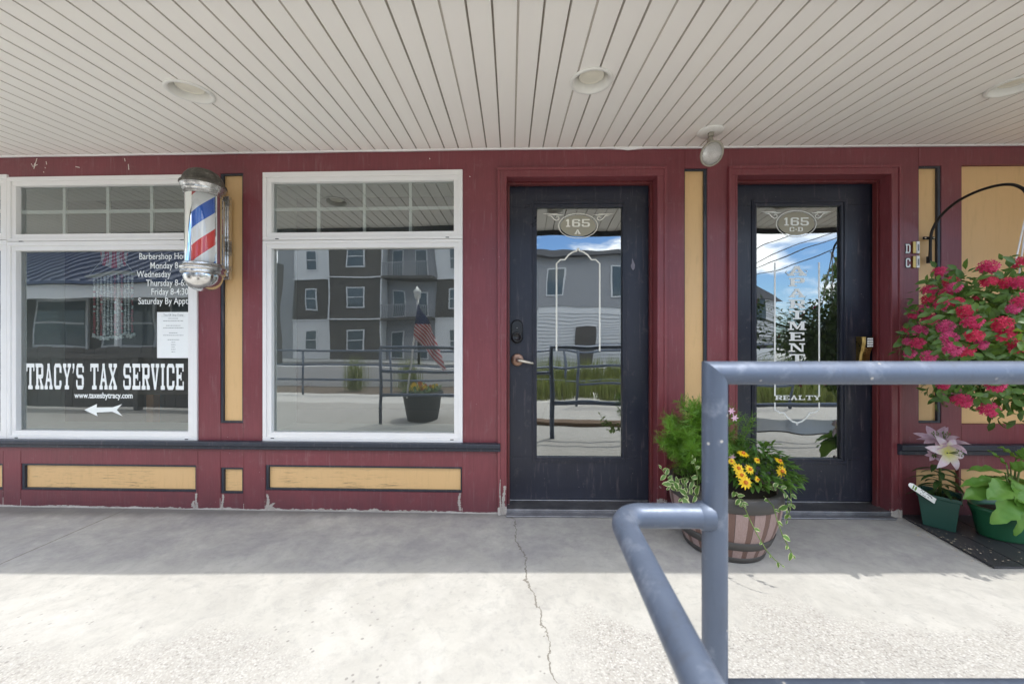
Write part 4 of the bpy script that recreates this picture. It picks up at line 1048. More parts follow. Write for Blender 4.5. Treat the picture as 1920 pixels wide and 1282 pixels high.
# leafy daisy plant
mb = MB()
for i in range(720):
    a = R_.uniform(0, 2*pi); r = R_.random()**.5
    c = Vector((BX+.13+.20*r*cos(a), BY-.06+.19*r*sin(a), .37+.19*R_.random()*(1.1-r*r)+.03))
    if c.y > 2.3: c.y = 2.3
    d = (Vector((cos(a)*r, sin(a)*r-.35, .25))+rnd(.6)).normalized()
    mb.leaf(c, d, Vector((0, 0, 1))+rnd(.4), R_.uniform(.035, .066), R_.uniform(.013, .022), .3, R_.uniform(.1, .9), 4, .8)
obj('daisy_foliage', mb, M['leafdark'], bt)
def daisy(p, nrm, r, n=11):
    nrm = Vector(nrm).normalized(); ref = Vector((0, 0, 1)); ax = ref.cross(nrm).normalized(); ay = nrm.cross(ax); mb = MB()
    for ring, k, rad in ((0, n, r), (1, n-2, r*.86)):
        for i in range(k):
            a = 2*pi*(i+ring*.5)/k+R_.uniform(-.08, .08); d = ax*cos(a)+ay*sin(a)
            mb.leaf(Vector(p)+d*r*.12+nrm*(.001+ring*.002), (d+nrm*R_.uniform(.08, .24)).normalized(), nrm, rad*R_.uniform(.84, 1), rad*.36, .15, .35, 4, .62)
    f = obj('daisy', mb, M['yellow'], bt)
    mb = MB(); mb.lathe([(r*.26, .0), (r*.30, .004), (r*.24, .010), (r*.1, .013), (.0005, .0135)], Vector(p)+nrm*.003, 16, nrm, capb=False); obj('disc', mb, M['orange'], f)
for x, y, z, r, nv in ((1384, 878, 1.80, .031, (.0, -.8, .55)), (1390, 890, 1.78, .030, (-.1, -.9, .4)), (1397, 904, 1.76, .037, (0, -1, .3)), (1405, 880, 1.80, .028, (.2, -.8, .5)), (1393, 851, 1.84, .032, (.1, -.35, .85)),
                       (1419, 863, 1.84, .020, (.2, -.7, .5)), (1419, 898, 1.78, .018, (.3, -.8, .2)), (1461, 865, 1.86, .029, (.3, -.45, .75)), (1465, 883, 1.84, .034, (.1, -.95, .2)), (1372, 865, 1.82, .019, (-.5, -.6, .5))):
    daisy(W3(x, y, z), nv, r*.9)
# pale cosmos flowers
for x, y in ((1371, 770), (1377, 783), (1372, 856)):
    p = W3(x, y, 1.95); mb = MB()
    for i in range(6):
        a = i/6*2*pi; d = Vector((cos(a), -.4, sin(a))).normalized(); mb.leaf(p, d, (0, -1, .3), .022, .009, .1, .3, 3, .6)
    obj('cosmos_flower', mb, M['cosmos'], bt)
# variegated trailing vines
def vine(pts, nl, ll, name='trailing_vine', two=True):
    pts = [Vector(p) for p in pts]; mb = MB(); mb.tube(pts, [.0024]*(len(pts)-1)+[.0012], 6); o = obj(name, mb, M['stem'], bt)
    seg_ = [(pts[i], pts[i+1]) for i in range(len(pts)-1)]
    for i in range(nl):
        q = (i+.5)/nl*len(seg_); a, b = seg_[min(int(q), len(seg_)-1)]; p = a.lerp(b, q-int(q)); t_ = (b-a).normalized()
        for s_ in ((-1, 1) if two and R_.random() < .55 else (R_.choice((-1, 1)),)):
            d = (t_*.5+t_.cross(Vector((0, -1, .2))).normalized()*s_+rnd(.35)+Vector((0, -.2, 0))).normalized()
            L = ll*R_.uniform(.6, 1.2); lf = MB(); lf.leaf(p, d, Vector((0, -.8, .6))+rnd(.6), L, L*R_.uniform(.45, .66), .25, R_.uniform(.2, .9), 5, .75); obj('leaf', lf, M['varieg'], o)
    lf = MB(); lf.leaf(pts[-1], (pts[-1]-pts[-2]).normalized(), (0, -.8, .5), ll*.6, ll*.3, .3, .2, 4, .7)
    obj('leaf', lf, M['varieg'], o); return o
vine([W3(1432, 930, 1.80), W3(1450, 948, 1.72), W3(1457, 975, 1.69), W3(1468, 1005, 1.66), W3(1480, 1028, 1.645), W3(1487, 1040, 1.64)], 6, .034, two=False)
vine([W3(1385, 935, 1.80), W3(1398, 955, 1.75), W3(1408, 978, 1.70), W3(1420, 1002, 1.66), W3(1436, 1030, 1.63), W3(1452, 1048, 1.61), W3(1466, 1059, 1.60)], 6, .024, two=False)
vine([W3(1420, 920, 1.85), W3(1440, 910, 1.80), W3(1465, 915, 1.78), W3(1478, 930, 1.76), W3(1476, 955, 1.75)], 7, .038)
vine([W3(1300, 920, 1.9), W3(1275, 908, 1.86), W3(1255, 900, 1.84), W3(1240, 878, 1.83)], 8, .042)
vine([W3(1305, 905, 1.9), W3(1285, 895, 1.86), W3(1268, 900, 1.83), W3(1256, 912, 1.82)], 6, .042)
vine([W3(1310, 930, 1.88), W3(1290, 925, 1.84), W3(1278, 935, 1.80)], 4, .05)
vine([W3(1308, 920, 1.88), W3(1307, 885, 1.85), W3(1299, 858, 1.83)], 4, .03)
vine([W3(1375, 920, 1.82), W3(1385, 932, 1.78), W3(1394, 945, 1.76)], 4, .035)
vine([W3(1445, 900, 1.88), W3(1470, 905, 1.85), W3(1482, 918, 1.82), W3(1484, 945, 1.80), W3(1476, 975, 1.78)], 6, .034)

# ---------------------------------------------------------------- hanging basket on its bracket
hb = thing('plant_bracket', 'black iron curved plant bracket screwed to the tan strip', 'bracket', WR.P(WR.u(1743, 0), WR.v(1743, 490, 0), 0))
bu = WR.u(1743, 0.012); zb = [WR.v(1743, y, 0) for y in (490, 447)]
prof = [(.014, WR.v(1743, 492)), (.016, WR.v(1743, 470)), (.018, WR.v(1743, 448)), (.030, WR.v(1743, 432)), (.075, WR.v(1743, 412)), (.15, WR.v(1743, 397)), (.24, WR.v(1743, 390)), (.33, WR.v(1743, 390)), (.40, WR.v(1743, 396)), (.445, WR.v(1743, 408)), (.46, WR.v(1743, 418))]
sm = []
for i in range(len(prof)-1):          # smooth the bend
    a_, b_, c_, d_ = prof[max(i-1, 0)], prof[i], prof[i+1], prof[min(i+2, len(prof)-1)]
    for k in range(5):
        t_ = k/5; sm.append(tuple(.5*(2*b_[j]+(c_[j]-a_[j])*t_+(2*a_[j]-5*b_[j]+4*c_[j]-d_[j])*t_*t_+(3*b_[j]-a_[j]-3*c_[j]+d_[j])*t_**3) for j in (0, 1)))
sm.append(prof[-1]); mb = MB(); mb.tube([WR.P(bu, z, w) for w, z in sm], [.010-.0005*min(i, 5) for i in range(len(sm)-4)]+[.0072, .007, .0066, .006], 12)
mb.tube([WR.P(bu, prof[-1][1], .455), WR.P(bu, prof[-1][1]-.02, .47), WR.P(bu, prof[-1][1]-.012, .49)], .005, 8); obj('curved_arm', mb, M['blackiron'], hb)
mb = MB(); mb.wbox(WR, bu-.034, bu+.034, zb[1]-.009, zb[1]+.009, .001, .012); mb.wbox(WR, bu-.012, bu+.012, zb[0]-.014, zb[0]+.03, .001, .009); obj('mounting_plate', mb, M['blackiron'], hb, .003)
mb = MB()
for a, z in ((-.026, zb[1]), (.026, zb[1]), (0, zb[0])): mb = MB(); mb.lathe([(.005, 0), (.004, .003), (.001, .004)], WR.P(bu+a, z, .0122), 10, WR.ew); obj('screw', mb, M['satin'], hb)
HC = Vector((2.69, 1.90, 1.14)); tipb = WR.P(bu, prof[-1][1]-.02, .47)
bk = thing('hanging_basket', 'hanging basket overflowing with pink verbena on the curved iron bracket', 'hanging basket', HC)
mb = MB(); mb.lathe([(.10, -.13), (.14, -.10), (.165, 0), (.17, .03), (.163, .03), (.155, .0)], HC+Vector((0, 0, .02)), 30, capt=False); obj('pot', mb, M['darkgreenpot'], bk)
mb = MB(); top = tipb+Vector((0, 0, -.005))
for a in (pi, pi+2.1, pi-2.1): mb.tube([top, HC+Vector((.165*cos(a), .165*sin(a), .05))], .0035, 6)
mb.tube([top+Vector((0, 0, .01)), top+Vector((0, 0, -.03))], .009, 8); obj('hanger_wire', mb, M['vinyl'], bk)
def bpoint(k=None):
    """point in the overflowing crown: wide mound, ragged skirt"""
    while True:
        d = rnd(1)
        if .25 < d.length < 1: break
    r = d.length; d = d.normalized(); lump = 1+.16*sin(3*math.atan2(d.y, d.x)+1.3)+.12*sin(5*d.z+4*d.x)
    p = Vector((d.x*.42, d.y*.40, d.z*(.33 if d.z > 0 else .36)))*lump*(r if k is None else k)
    return p, d
mb = MB(); st = MB()
for i in range(5200):
    p, d = bpoint(R_.uniform(.4, 1.07)); c = HC+p
    if c.y > 2.30 or (d.x > .75): continue
    if p.z < -.12 and sin(9*p.x+2)+sin(11*p.y) < -.2: continue
    L = R_.uniform(.03, .068); mb.leaf(c, (d+rnd(.8)+Vector((0, 0, -.15))).normalized(), d+Vector((0, 0, .8))+rnd(.4), L, L*R_.uniform(.35, .55), .25, .6, 3, .8)
for i in range(90):
    p, d = bpoint(.95)
    if HC.y+p.y*1.05 > 2.31: continue
    st.tube([HC+p*.35, HC+p*.75+Vector((0, 0, .03)), HC+p*1.08], [.0025, .002, .0015], 4, cap=False)
for x0, y0, z0_ in ((.10, -.12, -.30), (.02, -.02, -.33), (-.12, -.1, -.24)):     # trailing sprays
    a = HC+Vector((x0, y0, z0_))
    for k in range(26): c = a+Vector((R_.gauss(0, .06), R_.gauss(0, .05), R_.uniform(-.13, .05))); mb.leaf(c, (rnd(1)+Vector((0, -.2, -.6))).normalized(), rnd(.6)+Vector((0, 0, 1)), .05, .02, .25, .5, 3, .8)
HEADS = ((1760, 509, 1.80, 0, 1), (1742, 543, 1.78, 0, 1.05), (1853, 500, 1.62, 0, 1.2), (1783, 528, 1.72, 1, 1), (1790, 538, 1.66, 2, .9), (1706, 617, 1.86, 0, 1.05), (1725, 619, 1.78, 2, 1.1), (1744, 598, 1.72, 0, 1.05), (1772, 612, 1.62, 2, 1.1),
                   (1765, 570, 1.66, 0, 1.0), (1740, 560, 1.76, 1, .9), (1812, 583, 1.54, 1, 1.05), (1823, 603, 1.52, 0, 1.15), (1780, 633, 1.58, 2, 1.05), (1786, 653, 1.56, 2, 1.15), (1812, 657, 1.54, 1, 1.0), (1720, 643, 1.76, 0, 1.0), (1706, 662, 1.80, 2, .9), (1741, 668, 1.70, 2, 1.05),
                   (1880, 607, 1.47, 1, 1.15), (1888, 625, 1.47, 1, 1.2), (1828, 629, 1.50, 1, 1.0), (1840, 645, 1.52, 2, .8), (1854, 527, 1.58, 1, 1.0), (1890, 530, 1.54, 1, .95), (1916, 530, 1.5, 0, 1.15), (1912, 492, 1.6, 1, 1.0), (1918, 562, 1.46, 0, 1.1), (1900, 578, 1.48, 2, .8),
                   (1806, 751, 1.68, 0, 1.15), (1853, 767, 1.64, 0, 1.2), (1768, 722, 1.72, 0, .8), (1866, 722, 1.58, 0, 1.1), (1730, 577, 1.80, 2, .8), (1712, 590, 1.86, 0, .8), (1700, 640, 1.88, 2, .7), (1775, 549, 1.7, 0, .9), (1910, 650, 1.48, 1, 1.05), (1795, 565, 1.62, 1, .8))
for x, y, z, k, s in HEADS:          # every bloom sits on a tuft of leaves
    c = W3(x, y, z); o = (c-HC).normalized()
    for i in range(20):
        q = c-o*R_.uniform(.015, .10)+rnd(.055); L = R_.uniform(.028, .055); mb.leaf(q, (o*.5+rnd(1)).normalized(), o+Vector((-.3, -.4, .5))+rnd(.4), L, L*R_.uniform(.36, .56), .25, .6, 3, .8)
    st.tube([HC+(c-HC)*.45, HC+(c-HC)*.75+Vector((0, 0, .03)), c-o*.005], [.0022, .0018, .0014], 4, cap=False)
bf = obj('foliage', mb, M['basketleaf'], bk); obj('stem', st, M['stem'], bf)
def verbena(m, fl=30, r=.0315):
    """domed cluster of five-petalled florets packed on a spiral"""
    mb = MB()
    for i in range(fl):
        q = ((i+.5)/fl)**.5; a = i*2.39996+R_.uniform(-.2, .2); ph = q*1.45
        n = (Vector((sin(ph)*cos(a), sin(ph)*sin(a), cos(ph)+.25))+rnd(.18)).normalized(); p = Vector((q*cos(a)*r, q*sin(a)*r, (1-q*q)*r*.42))
        ax = n.cross(Vector((.3, 1, .2))).normalized(); ay = n.cross(ax); s_ = r*R_.uniform(.30, .42); o = R_.random()*6
        vs = [p-n*.002]
        for k in range(15):
            rad = s_*(1.0, .92, .40)[k % 3]; t_ = o+(k//3)*2*pi/5+(0, .62, .95)[k % 3]; vs.append(p+(ax*cos(t_)+ay*sin(t_))*rad+n*(.0025, .0015, -.001)[k % 3])
        mb.add(vs, [(0, 1+k, 1+(k+1) % 15) for k in range(15)], False)
    return obj('flower_head', mb, m)
protos = [verbena(M['pink'], 26), verbena(M['crimson'], 23), verbena(M['magenta'], 24), verbena(M['pink'], 15, .024)]
heads = []
def head(p, d, k, s=1):
    o = protos[k]; o = o.copy(); COL.objects.link(o); o.parent = bk; o.location = p-HC
    o.rotation_euler = Vector(d).to_track_quat('Z', 'Y').to_euler(); o.scale = (s, s, s); heads.append(o)
for x, y, z, k, s in HEADS:
    p = W3(x, y, z); head(p, (p-HC).normalized()*.45+Vector((-.5, -.55, .30))+rnd(.25), k, s*.84)
for i in range(16):
    p, d = bpoint(1.03)
    if HC.y+p.y > 2.25 or d.y > .6: continue
    head(HC+p, d*.5+Vector((-.3, -.4, .4)), R_.randrange(4), R_.uniform(.45, .75))
for p in protos: D.objects.remove(p)

# ---------------------------------------------------------------- planks and potted plants on the right
pl = thing('plank_walk', 'dark painted planks laid beside the concrete under the green pots', 'planks', (2.9, 2.1, 0))
xs = [(2.49, 2.375), (2.635, 2.535), (2.79, 2.69), (2.95, 2.85), (3.12, 3.02), (3.29, 3.19), (3.5, 3.4)]
for (a, b), (c, d) in zip(xs, xs[1:]):
    mb = MB(); e = .0025; v = [(a+e, 2.372), (c-e, 2.372), (d-e, 1.815), (b+e, 1.815)]
    mb.add([(x, y, .004) for x, y in v]+[(x, y, .013) for x, y in v], [(3, 2, 1, 0), (4, 5, 6, 7), (0, 1, 5, 4), (1, 2, 6, 5), (2, 3, 7, 6), (3, 0, 4, 7)]); obj('plank', mb, M['planks'], pl, .002)
def rotp(c, a):
    return lambda x, y, z: Vector((c[0]+x*cos(a)-y*sin(a), c[1]+x*sin(a)+y*cos(a), c[2]+z))
sp1 = Vector((2.585, 2.225, .013)); s1 = thing('potted_lily', 'pale pink lilies in a square dark green pot', 'potted plant', sp1)
fn = rotp(sp1, math.radians(38)); mb = MB(); secs = [(.064, 0), (.066, .02), (.082, .175), (.089, .178), (.090, .198), (.084, .198), (.080, .150)]
vs = [fn(sx*s_, sy*s_, z) for s_, z in secs for sx, sy in ((-1, -1), (1, -1), (1, 1), (-1, 1))]
mb.add(vs, [(i*4+k, i*4+(k+1) % 4, (i+1)*4+(k+1) % 4, (i+1)*4+k) for i in range(len(secs)-1) for k in range(4)]+[(3, 2, 1, 0)]); obj('pot', mb, M['darkgreenpot'], s1, .004)
mb = MB(); mb.add([fn(x*.079, y*.079, .165) for x, y in ((-1, -1), (1, -1), (1, 1), (-1, 1))], [(0, 1, 2, 3)]); obj('soil', mb, M['soil'], s1)
mb = MB(); b0 = sp1+Vector((.0, 0, .16)); htop = W3(1762, 868, 2.20)
mb.tube([b0, b0.lerp(htop, .5)+Vector((.004, 0, 0)), htop], [.008, .007, .005], 8); lst = obj('stem', mb, M['stem'], s1)
mb = MB()
for i in range(26):
    q = .10+.85*i/26; p = b0.lerp(htop, q); a = i*2.4; L = R_.uniform(.10, .17)*(1.1-.3*q)
    mb.leaf(p, (cos(a), sin(a), .28), (0, 0, 1), L, .026, .3, 1.0, 6, .85)
obj('leaf', mb, M['lilyleaf'], s1)
mb = MB()
for i in range(60):
    mb.leaf(sp1+Vector((R_.uniform(-.06, .06), R_.uniform(-.06, .06), .165)), rnd(1)+Vector((0, 0, .8)), (0, 0, 1), .03, .008, .2, .5, 3)
obj('moss', mb, M['leafdark'], s1)
def lily(p, nrm, r, m, open_=.55, n=6):
    nrm = Vector(nrm).normalized(); ax = Vector((.2, .3, 1)).cross(nrm).normalized(); ay = nrm.cross(ax); mb = MB(); p = Vector(p)
    for ring in (0, 1):
        for i in range(n//2+ (1 if ring else 0)):
            a = 2*pi*(i+ring*.5)/(n/2)+R_.uniform(-.12, .12); d = ax*cos(a)+ay*sin(a)
            mb.leaf(p-nrm*.02+d*.004, (d*(open_)+nrm*(1-open_)).normalized(), nrm-d*.5, r*R_.uniform(.92, 1.05), r*.44, .16, .95 if open_ > .5 else .5, 8, .78, lambda q, e: q*(1+.0*e))
    f = obj('lily_flower', mb, m, s1)
    for i in range(6):
        mb = MB(); a = i/6*2*pi; e = p+nrm*r*.42+(ax*cos(a)+ay*sin(a))*r*.13; mb.tube([p-nrm*.01, e], .0014, 5); mb.lathe([(.001, -.006), (.0028, 0), (.001, .006)], e, 6); obj('stamen', mb, M['stem'], f)
lily(W3(1783, 849, 2.12), (-.05, -.95, .25), .112, M['lily'], .70)
lily(W3(1772, 826, 2.18), (-.15, -.25, 1), .118, M['lilypink'], .60)
lily(W3(1757, 822, 2.20), (-.55, -.25, .8), .10, M['lilypink'], .50)
lily(W3(1753, 852, 2.19), (-.6, -.4, -.1), .06, M['lilypink'], .25)
tg = MB(); a = sp1+Vector((-.075, -.055, .13)); t_ = (W3(1716, 921, 2.20)-W3(1748, 942, 2.17)).normalized(); pz = W3(1752, 944, 2.17)
sdv = Vector((.45, .1, .72)).normalized(); L = .145
pts = [pz, pz+t_*L*.88, pz+t_*L*.97+sdv*.006, pz+t_*L+sdv*.015, pz+t_*L*.97+sdv*.026, pz+t_*L*.88+sdv*.032, pz+sdv*.032]
th_ = Vector((0, .0012, 0)); n = len(pts)
tg.add(pts+[p+th_ for p in pts], [tuple(range(n)), tuple(range(2*n-1, n-1, -1))]+[(i, n+i, n+(i+1) % n, (i+1) % n) for i in range(n)]); tgo = obj('plant_tag', tg, M['paper'], s1)
tb_ = MB()
for q0, q1, e0, e1 in ((.80, .84, .003, .029), (.70, .76, .004, .028)):
    tb_.add([pz+t_*L*q+sdv*e-th_*.6 for q, e in ((q0, e0), (q1, e0), (q1, e1), (q0, e1))], [(0, 1, 2, 3)])
obj('green_band', tb_, M['bigleaf'], tgo)
tb_ = MB()
for i in range(16): q = R_.uniform(.1, .62); e = R_.uniform(.004, .025); tb_.add([pz+t_*L*(q+a_)+sdv*(e+b_)-th_*.6 for a_, b_ in ((0, 0), (.05, 0), (.05, .004), (0, .004))], [(0, 1, 2, 3)])
obj('printed_text', tb_, M['greyink'], tgo)
# broad-leaved plant in an oval pot
s2p = Vector((2.84, 2.10, .013)); s2 = thing('potted_hydrangea', 'broad bright green leaves in an oval green pot by the right edge', 'potted plant', s2p)
fo = lambda r, h, n=44, kx=1.18: [s2p+Vector((r*kx*cos(2*pi*k/n), r*.72*sin(2*pi*k/n), h)) for k in range(n)]
mb = MB(); secs = [(.125, 0), (.132, .01), (.150, .12), (.156, .135), (.160, .15), (.165, .155), (.165, .176), (.158, .176), (.15, .13)]; n = 44
mb.add([p for r, h in secs for p in fo(r, h)], [(i*n+k, i*n+(k+1) % n, (i+1)*n+(k+1) % n, (i+1)*n+k) for i in range(len(secs)-1) for k in range(n)]+[tuple(reversed(range(n)))], True); obj('pot', mb, M['greenpot'], s2)
mb = MB(); mb.add(fo(.15, .135), [tuple(range(n))]); obj('soil', mb, M['soil'], s2)
mb = MB()
def broad(p, d, up, L, Wd, curl):
    """lobed leaf"""
    p = Vector(p); d = Vector(d).normalized(); up = Vector(up); sd = d.cross(up).normalized(); up = sd.cross(d); vs = []; ns = 10; c = p; dd = d; uu = up
    for i in range(ns+1):
        q = i/ns; hw = Wd/2*(sin(pi*q**.8)**.7)*(1-.18*(i % 2)) if 0 < i < ns else Wd*.03
        for e, k in ((-1, .16), (-.5, .11), (0, 0), (.5, .11), (1, .16)): vs.append(c+sd*hw*e+uu*(hw*k*2+.006*sin(i*1.7+e*2)))
        ang = -curl/ns; dd, uu = dd*cos(ang)+uu*sin(ang), uu*cos(ang)-dd*sin(ang); c = c+dd*(L/ns)
    mb.add(vs, [(i*5+k, i*5+k+1, (i+1)*5+k+1, (i+1)*5+k) for i in range(ns) for k in range(4)], True)
stm = MB(); c0 = s2p+Vector((.02, 0, .14))
for (x, y, z), (x2, y2, z2), Wd, up, cu in (((1885, 888, 2.05), (1832, 866, 2.02), .06, (0, -.3, 1), .5), ((1888, 875, 2.06), (1862, 845, 2.1), .055, (.5, -.6, .6), .3), ((1885, 905, 2.02), (1822, 893, 1.98), .07, (0, -.4, 1), .5), ((1880, 912, 2.0), (1833, 918, 1.95), .10, (0, -.6, .8), .7),
        ((1893, 895, 2.0), (1925, 940, 1.9), .11, (.3, -.8, .5), .5), ((1898, 915, 1.97), (1893, 978, 1.88), .125, (0, -1, .3), .6), ((1890, 905, 1.98), (1872, 925, 1.9), .10, (-.2, -.7, .6), .5), ((1895, 880, 2.05), (1940, 872, 2.0), .09, (0, -.4, 1), .4), ((1900, 925, 1.95), (1945, 955, 1.9), .11, (.2, -.8, .6), .6),
        ((1905, 860, 2.1), (1880, 838, 2.12), .09, (0, -.2, 1), .3), ((1915, 862, 2.08), (1945, 845, 2.05), .10, (0, -.3, 1), .4), ((1890, 900, 2.1), (1850, 890, 2.2), .09, (0, -.2, 1), .4), ((1900, 895, 2.1), (1935, 900, 2.2), .1, (0, -.2, 1), .5), ((1905, 910, 2.0), (1930, 1000, 1.93), .12, (.2, -1, .2), .4)):
    a, b = W3(x, y, z), W3(x2, y2, z2); broad(a, b-a, up, (b-a).length*1.12, Wd*1.1, cu); stm.tube([c0, c0.lerp(a, .6)+Vector((0, 0, .02)), a], [.006, .005, .003], 6)
obj('broad_leaf', mb, M['bigleaf'], s2); obj('stem', stm, M['stem'], s2)
# scattered dry bits
mb = MB()
for i in range(150):
    x = R_.uniform(2.3, 2.75); y = R_.uniform(1.85, 2.34)
    if R_.random() < .5: x = 2.49-(2.372-y)*.205+R_.gauss(0, .025)
    if (x-sp1.x)**2+(y-sp1.y)**2 < .013 or (x-s2p.x)**2+(y-s2p.y)**2*2 < .04: continue
    z = .0145 if x > 2.37+(y-1.815)*.205 else .0015
    s_ = R_.uniform(.002, .006); a = R_.random()*6; mb.add([(x+s_*cos(a+k*2.1)*R_.uniform(.6, 2), y+s_*sin(a+k*2.1), z+R_.uniform(0, .003)) for k in range(3)], [(0, 1, 2)])
o = obj('plant_debris', mb, plain('dry_petals', (.42, .36, .28), .9, var=.5, ns=90), loc=(2.5, 2.1, 0)); tag(o, 'dry petals and crumbs scattered on planks and concrete edge', 'debris', kind='stuff')
# ---------------------------------------------------------------- ground
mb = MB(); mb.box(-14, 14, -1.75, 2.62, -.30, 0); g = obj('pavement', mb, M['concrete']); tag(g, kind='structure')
mb = MB(); mb.quad((-400, -400, -.32), (400, -400, -.32), (400, 400, -.32), (-400, 400, -.32)); g = obj('ground', mb, plain('far_ground', (.46, .46, .44), .9, var=.2, ns=.4)); tag(g, kind='structure')
mb = MB(); mb.quad((-120, -20, -.310), (120, -20, -.310), (120, -8.2, -.310), (-120, -8.2, -.310)); g = obj('street', mb, M['asphalt']); tag(g, kind='structure')
mb = MB(); mb.box(-120, 120, -8.2, -6.4, -.315, -.17); g = obj('far_pavement', mb, plain('far_concrete', (.52, .51, .49), .9)); tag(g, kind='structure')
mb = MB(); mb.box(-14, 14, -5.1, -3.3, -.315, -.12); g = obj('planting_bed', mb, M['soil_bed']); tag(g, kind='structure')
mb = MB(); mb.box(-14, 14, -3.3, -1.75, -.31, -.06); g = obj('ramp_path', mb, plain('ramp_concrete', (.54, .53, .50), .9, var=.1)); tag(g, kind='structure')
mb = MB(); mb.box(1.3, 2.1, .98, 1.42, .002, .012); o = obj('ground_strip', mb, M['brown_strip'], loc=(.9, 1.2, 0)) if False else None
# ---------------------------------------------------------------- across the street (seen mirrored in the glass)
def house(name, label, loc): return thing(name, label, 'building', loc)
ap = house('apartment_block', 'tall apartment block with white and dark siding mirrored in the plain window', (-12, -25, -.3))
def bx(name, mat, par, *b, bev=0): mb = MB(); mb.box(*b); return obj(name, mb, mat, par, bev)
bx('wall', M['grey_siding'], ap, -22, -3.4, -34, -25.2, -.3, 13.2)
cols = [(-20.2, -16.4), (-16.2, -12.4), (-8.6, -3.4)]
for i in range(4):
    z0, z1 = -.3+i*3.35, 2.95+i*3.35
    bx('siding_bay', M['white_siding'] if i in (0, 2) else M['brown_siding'], ap, -20.2, -16.9, -25.2, -25.0, z0, z1)
    bx('siding_bay', M['brown_siding'], ap, -16.4, -12.2, -25.2, -23.9, z0, z1)
    bx('siding_bay', M['brown_siding'] if i in (1, 3) else M['white_siding'], ap, -8.0, -3.4, -25.2, -25.0, z0, z1)
    bx('trim_band', M['white_siding'], ap, -20.2, -16.9, -25.2, -24.9, z1, z1+.1); bx('trim_band', M['white_siding'], ap, -16.5, -12.1, -25.2, -23.75, z1, z1+.1); bx('trim_band', M['white_siding'], ap, -8.0, -3.4, -25.2, -24.9, z1, z1+.1)
    bx('balcony_slab', M['brown_siding'], ap, -12.1, -8.0, -25.1, -23.7, z1-.1, z1+.1)
    mb = MB()
    for k in range(28): mb.box(-12.0+k*.145, -11.96+k*.145, -23.76, -23.72, z1+.1, z1+1.05)
    mb.box(-12.1, -8.0, -23.78, -23.70, z1+1.05, z1+1.12); obj('balcony_rail', mb, M['grey_siding'], ap)
    for x, y in ((-18.6, -24.98), (-14.3, -23.88), (-6.2, -24.98), (-4.4, -24.98)):
        w = .62 if x > -15 else .42
        f = bx('window', M['white_siding'], ap, x-w-.1, x+w+.1, y-.02, y+.05, z0+.75, z0+2.45); bx('pane', M['farglass'], f, x-w, x+w, y+.051, y+.06, z0+.85, z0+2.35); bx('sash_bar', M['white_siding'], f, x-w, x+w, y+.061, y+.09, z0+1.57, z0+1.63)
    for x in (-11.2, -9.2):
        f = bx('window', M['white_siding'], ap, x-.5, x+.5, -25.19, -25.1, z0+.1, z0+2.3); bx('pane', M['farglass'], f, x-.42, x+.42, -25.09, -25.07, z0+.18, z0+2.2)
bx('corner_trim', M['white_siding'], ap, -16.5, -16.4, -25.0, -23.85, -.3, 13.1); bx('corner_trim', M['white_siding'], ap, -12.2, -12.1, -25.0, -23.85, -.3, 13.1)
gh = house('grey_house', 'grey upper storey house with white clapboard below, mirrored in door 165 A', (3.5, -17, -.3))
bx('wall', M['white_siding'], gh, .9, 7.2, -24, -17, -.3, 3.2); bx('upper_wall', M['grey_siding'], gh, .9, 7.2, -24, -16.95, 3.2, 6.1); bx('roof', M['roof'], gh, .5, 7.6, -24.4, -16.5, 6.1, 6.4)
mb = MB()
for k in range(16): mb.box(.9, 7.2, -17.0, -16.96, -.2+k*.2, -.19+k*.2)
obj('clapboard_line', mb, M['grey_siding'], gh)
for x in (2.0, 5.9): f = bx('window', M['white_siding'], gh, x-.55, x+.55, -16.94, -16.88, 3.9, 5.5); bx('pane', M['farglass'], f, x-.47, x+.47, -16.879, -16.87, 3.98, 5.42)
bx('door', M['brown_siding'], gh, 3.2, 4.2, -16.99, -16.92, -.1, 2.0)
wh = house('white_house', 'white gabled house with grey roof mirrored in the apartments door', (19, -25, -.3))
bx('wall', M['white_siding'], wh, 14.5, 20.2, -33, -25, -.3, 4.5)
mb = MB(); v = [(14.1, -24.6, 4.5), (20.6, -24.6, 4.5), (16.5, -24.6, 6.2)]; v2 = [(x, -33.4, z) for x, y, z in v]; mb.add(v+v2, [(0, 1, 2), (5, 4, 3), (0, 3, 4, 1), (1, 4, 5, 2), (2, 5, 3, 0)]); obj('roof', mb, M['roof'], wh)
for x in (16.0, 18.9): f = bx('window', M['white_siding'], wh, x-.6, x+.6, -25, -24.9, 2.9, 4.6); bx('pane', M['farglass'], f, x-.5, x+.5, -24.89, -24.88, 3.0, 4.5)
bh = house('blue_roof_house', 'house with blue metal porch roof mirrored in the lettered window', (-17, -6.5, -.3))
bx('wall', M['brown_siding'], bh, -27, -10.9, -10.6, -9.3, -.3, 4.5)
mb = MB(); mb.add([(-27.4, -6.6, 3.2), (-10.4, -6.6, 3.2), (-10.4, -10.4, 5.5), (-27.4, -10.4, 5.5), (-27.4, -6.6, 3.1), (-10.4, -6.6, 3.1), (-10.4, -10.4, 5.4), (-27.4, -10.4, 5.4)], [(0, 1, 2, 3), (7, 6, 5, 4), (0, 4, 5, 1), (1, 5, 6, 2), (2, 6, 7, 3), (3, 7, 4, 0)])
for k in range(35):
    x = -27.2+k*.48; mb.add([(x, -6.62, 3.21), (x+.05, -6.62, 3.21), (x+.05, -10.4, 5.50), (x, -10.4, 5.50), (x, -6.62, 3.27), (x+.05, -6.62, 3.27), (x+.05, -10.4, 5.57), (x, -10.4, 5.57)], [(0, 1, 5, 4), (4, 5, 6, 7), (1, 2, 6, 5), (0, 4, 7, 3), (2, 3, 7, 6)])
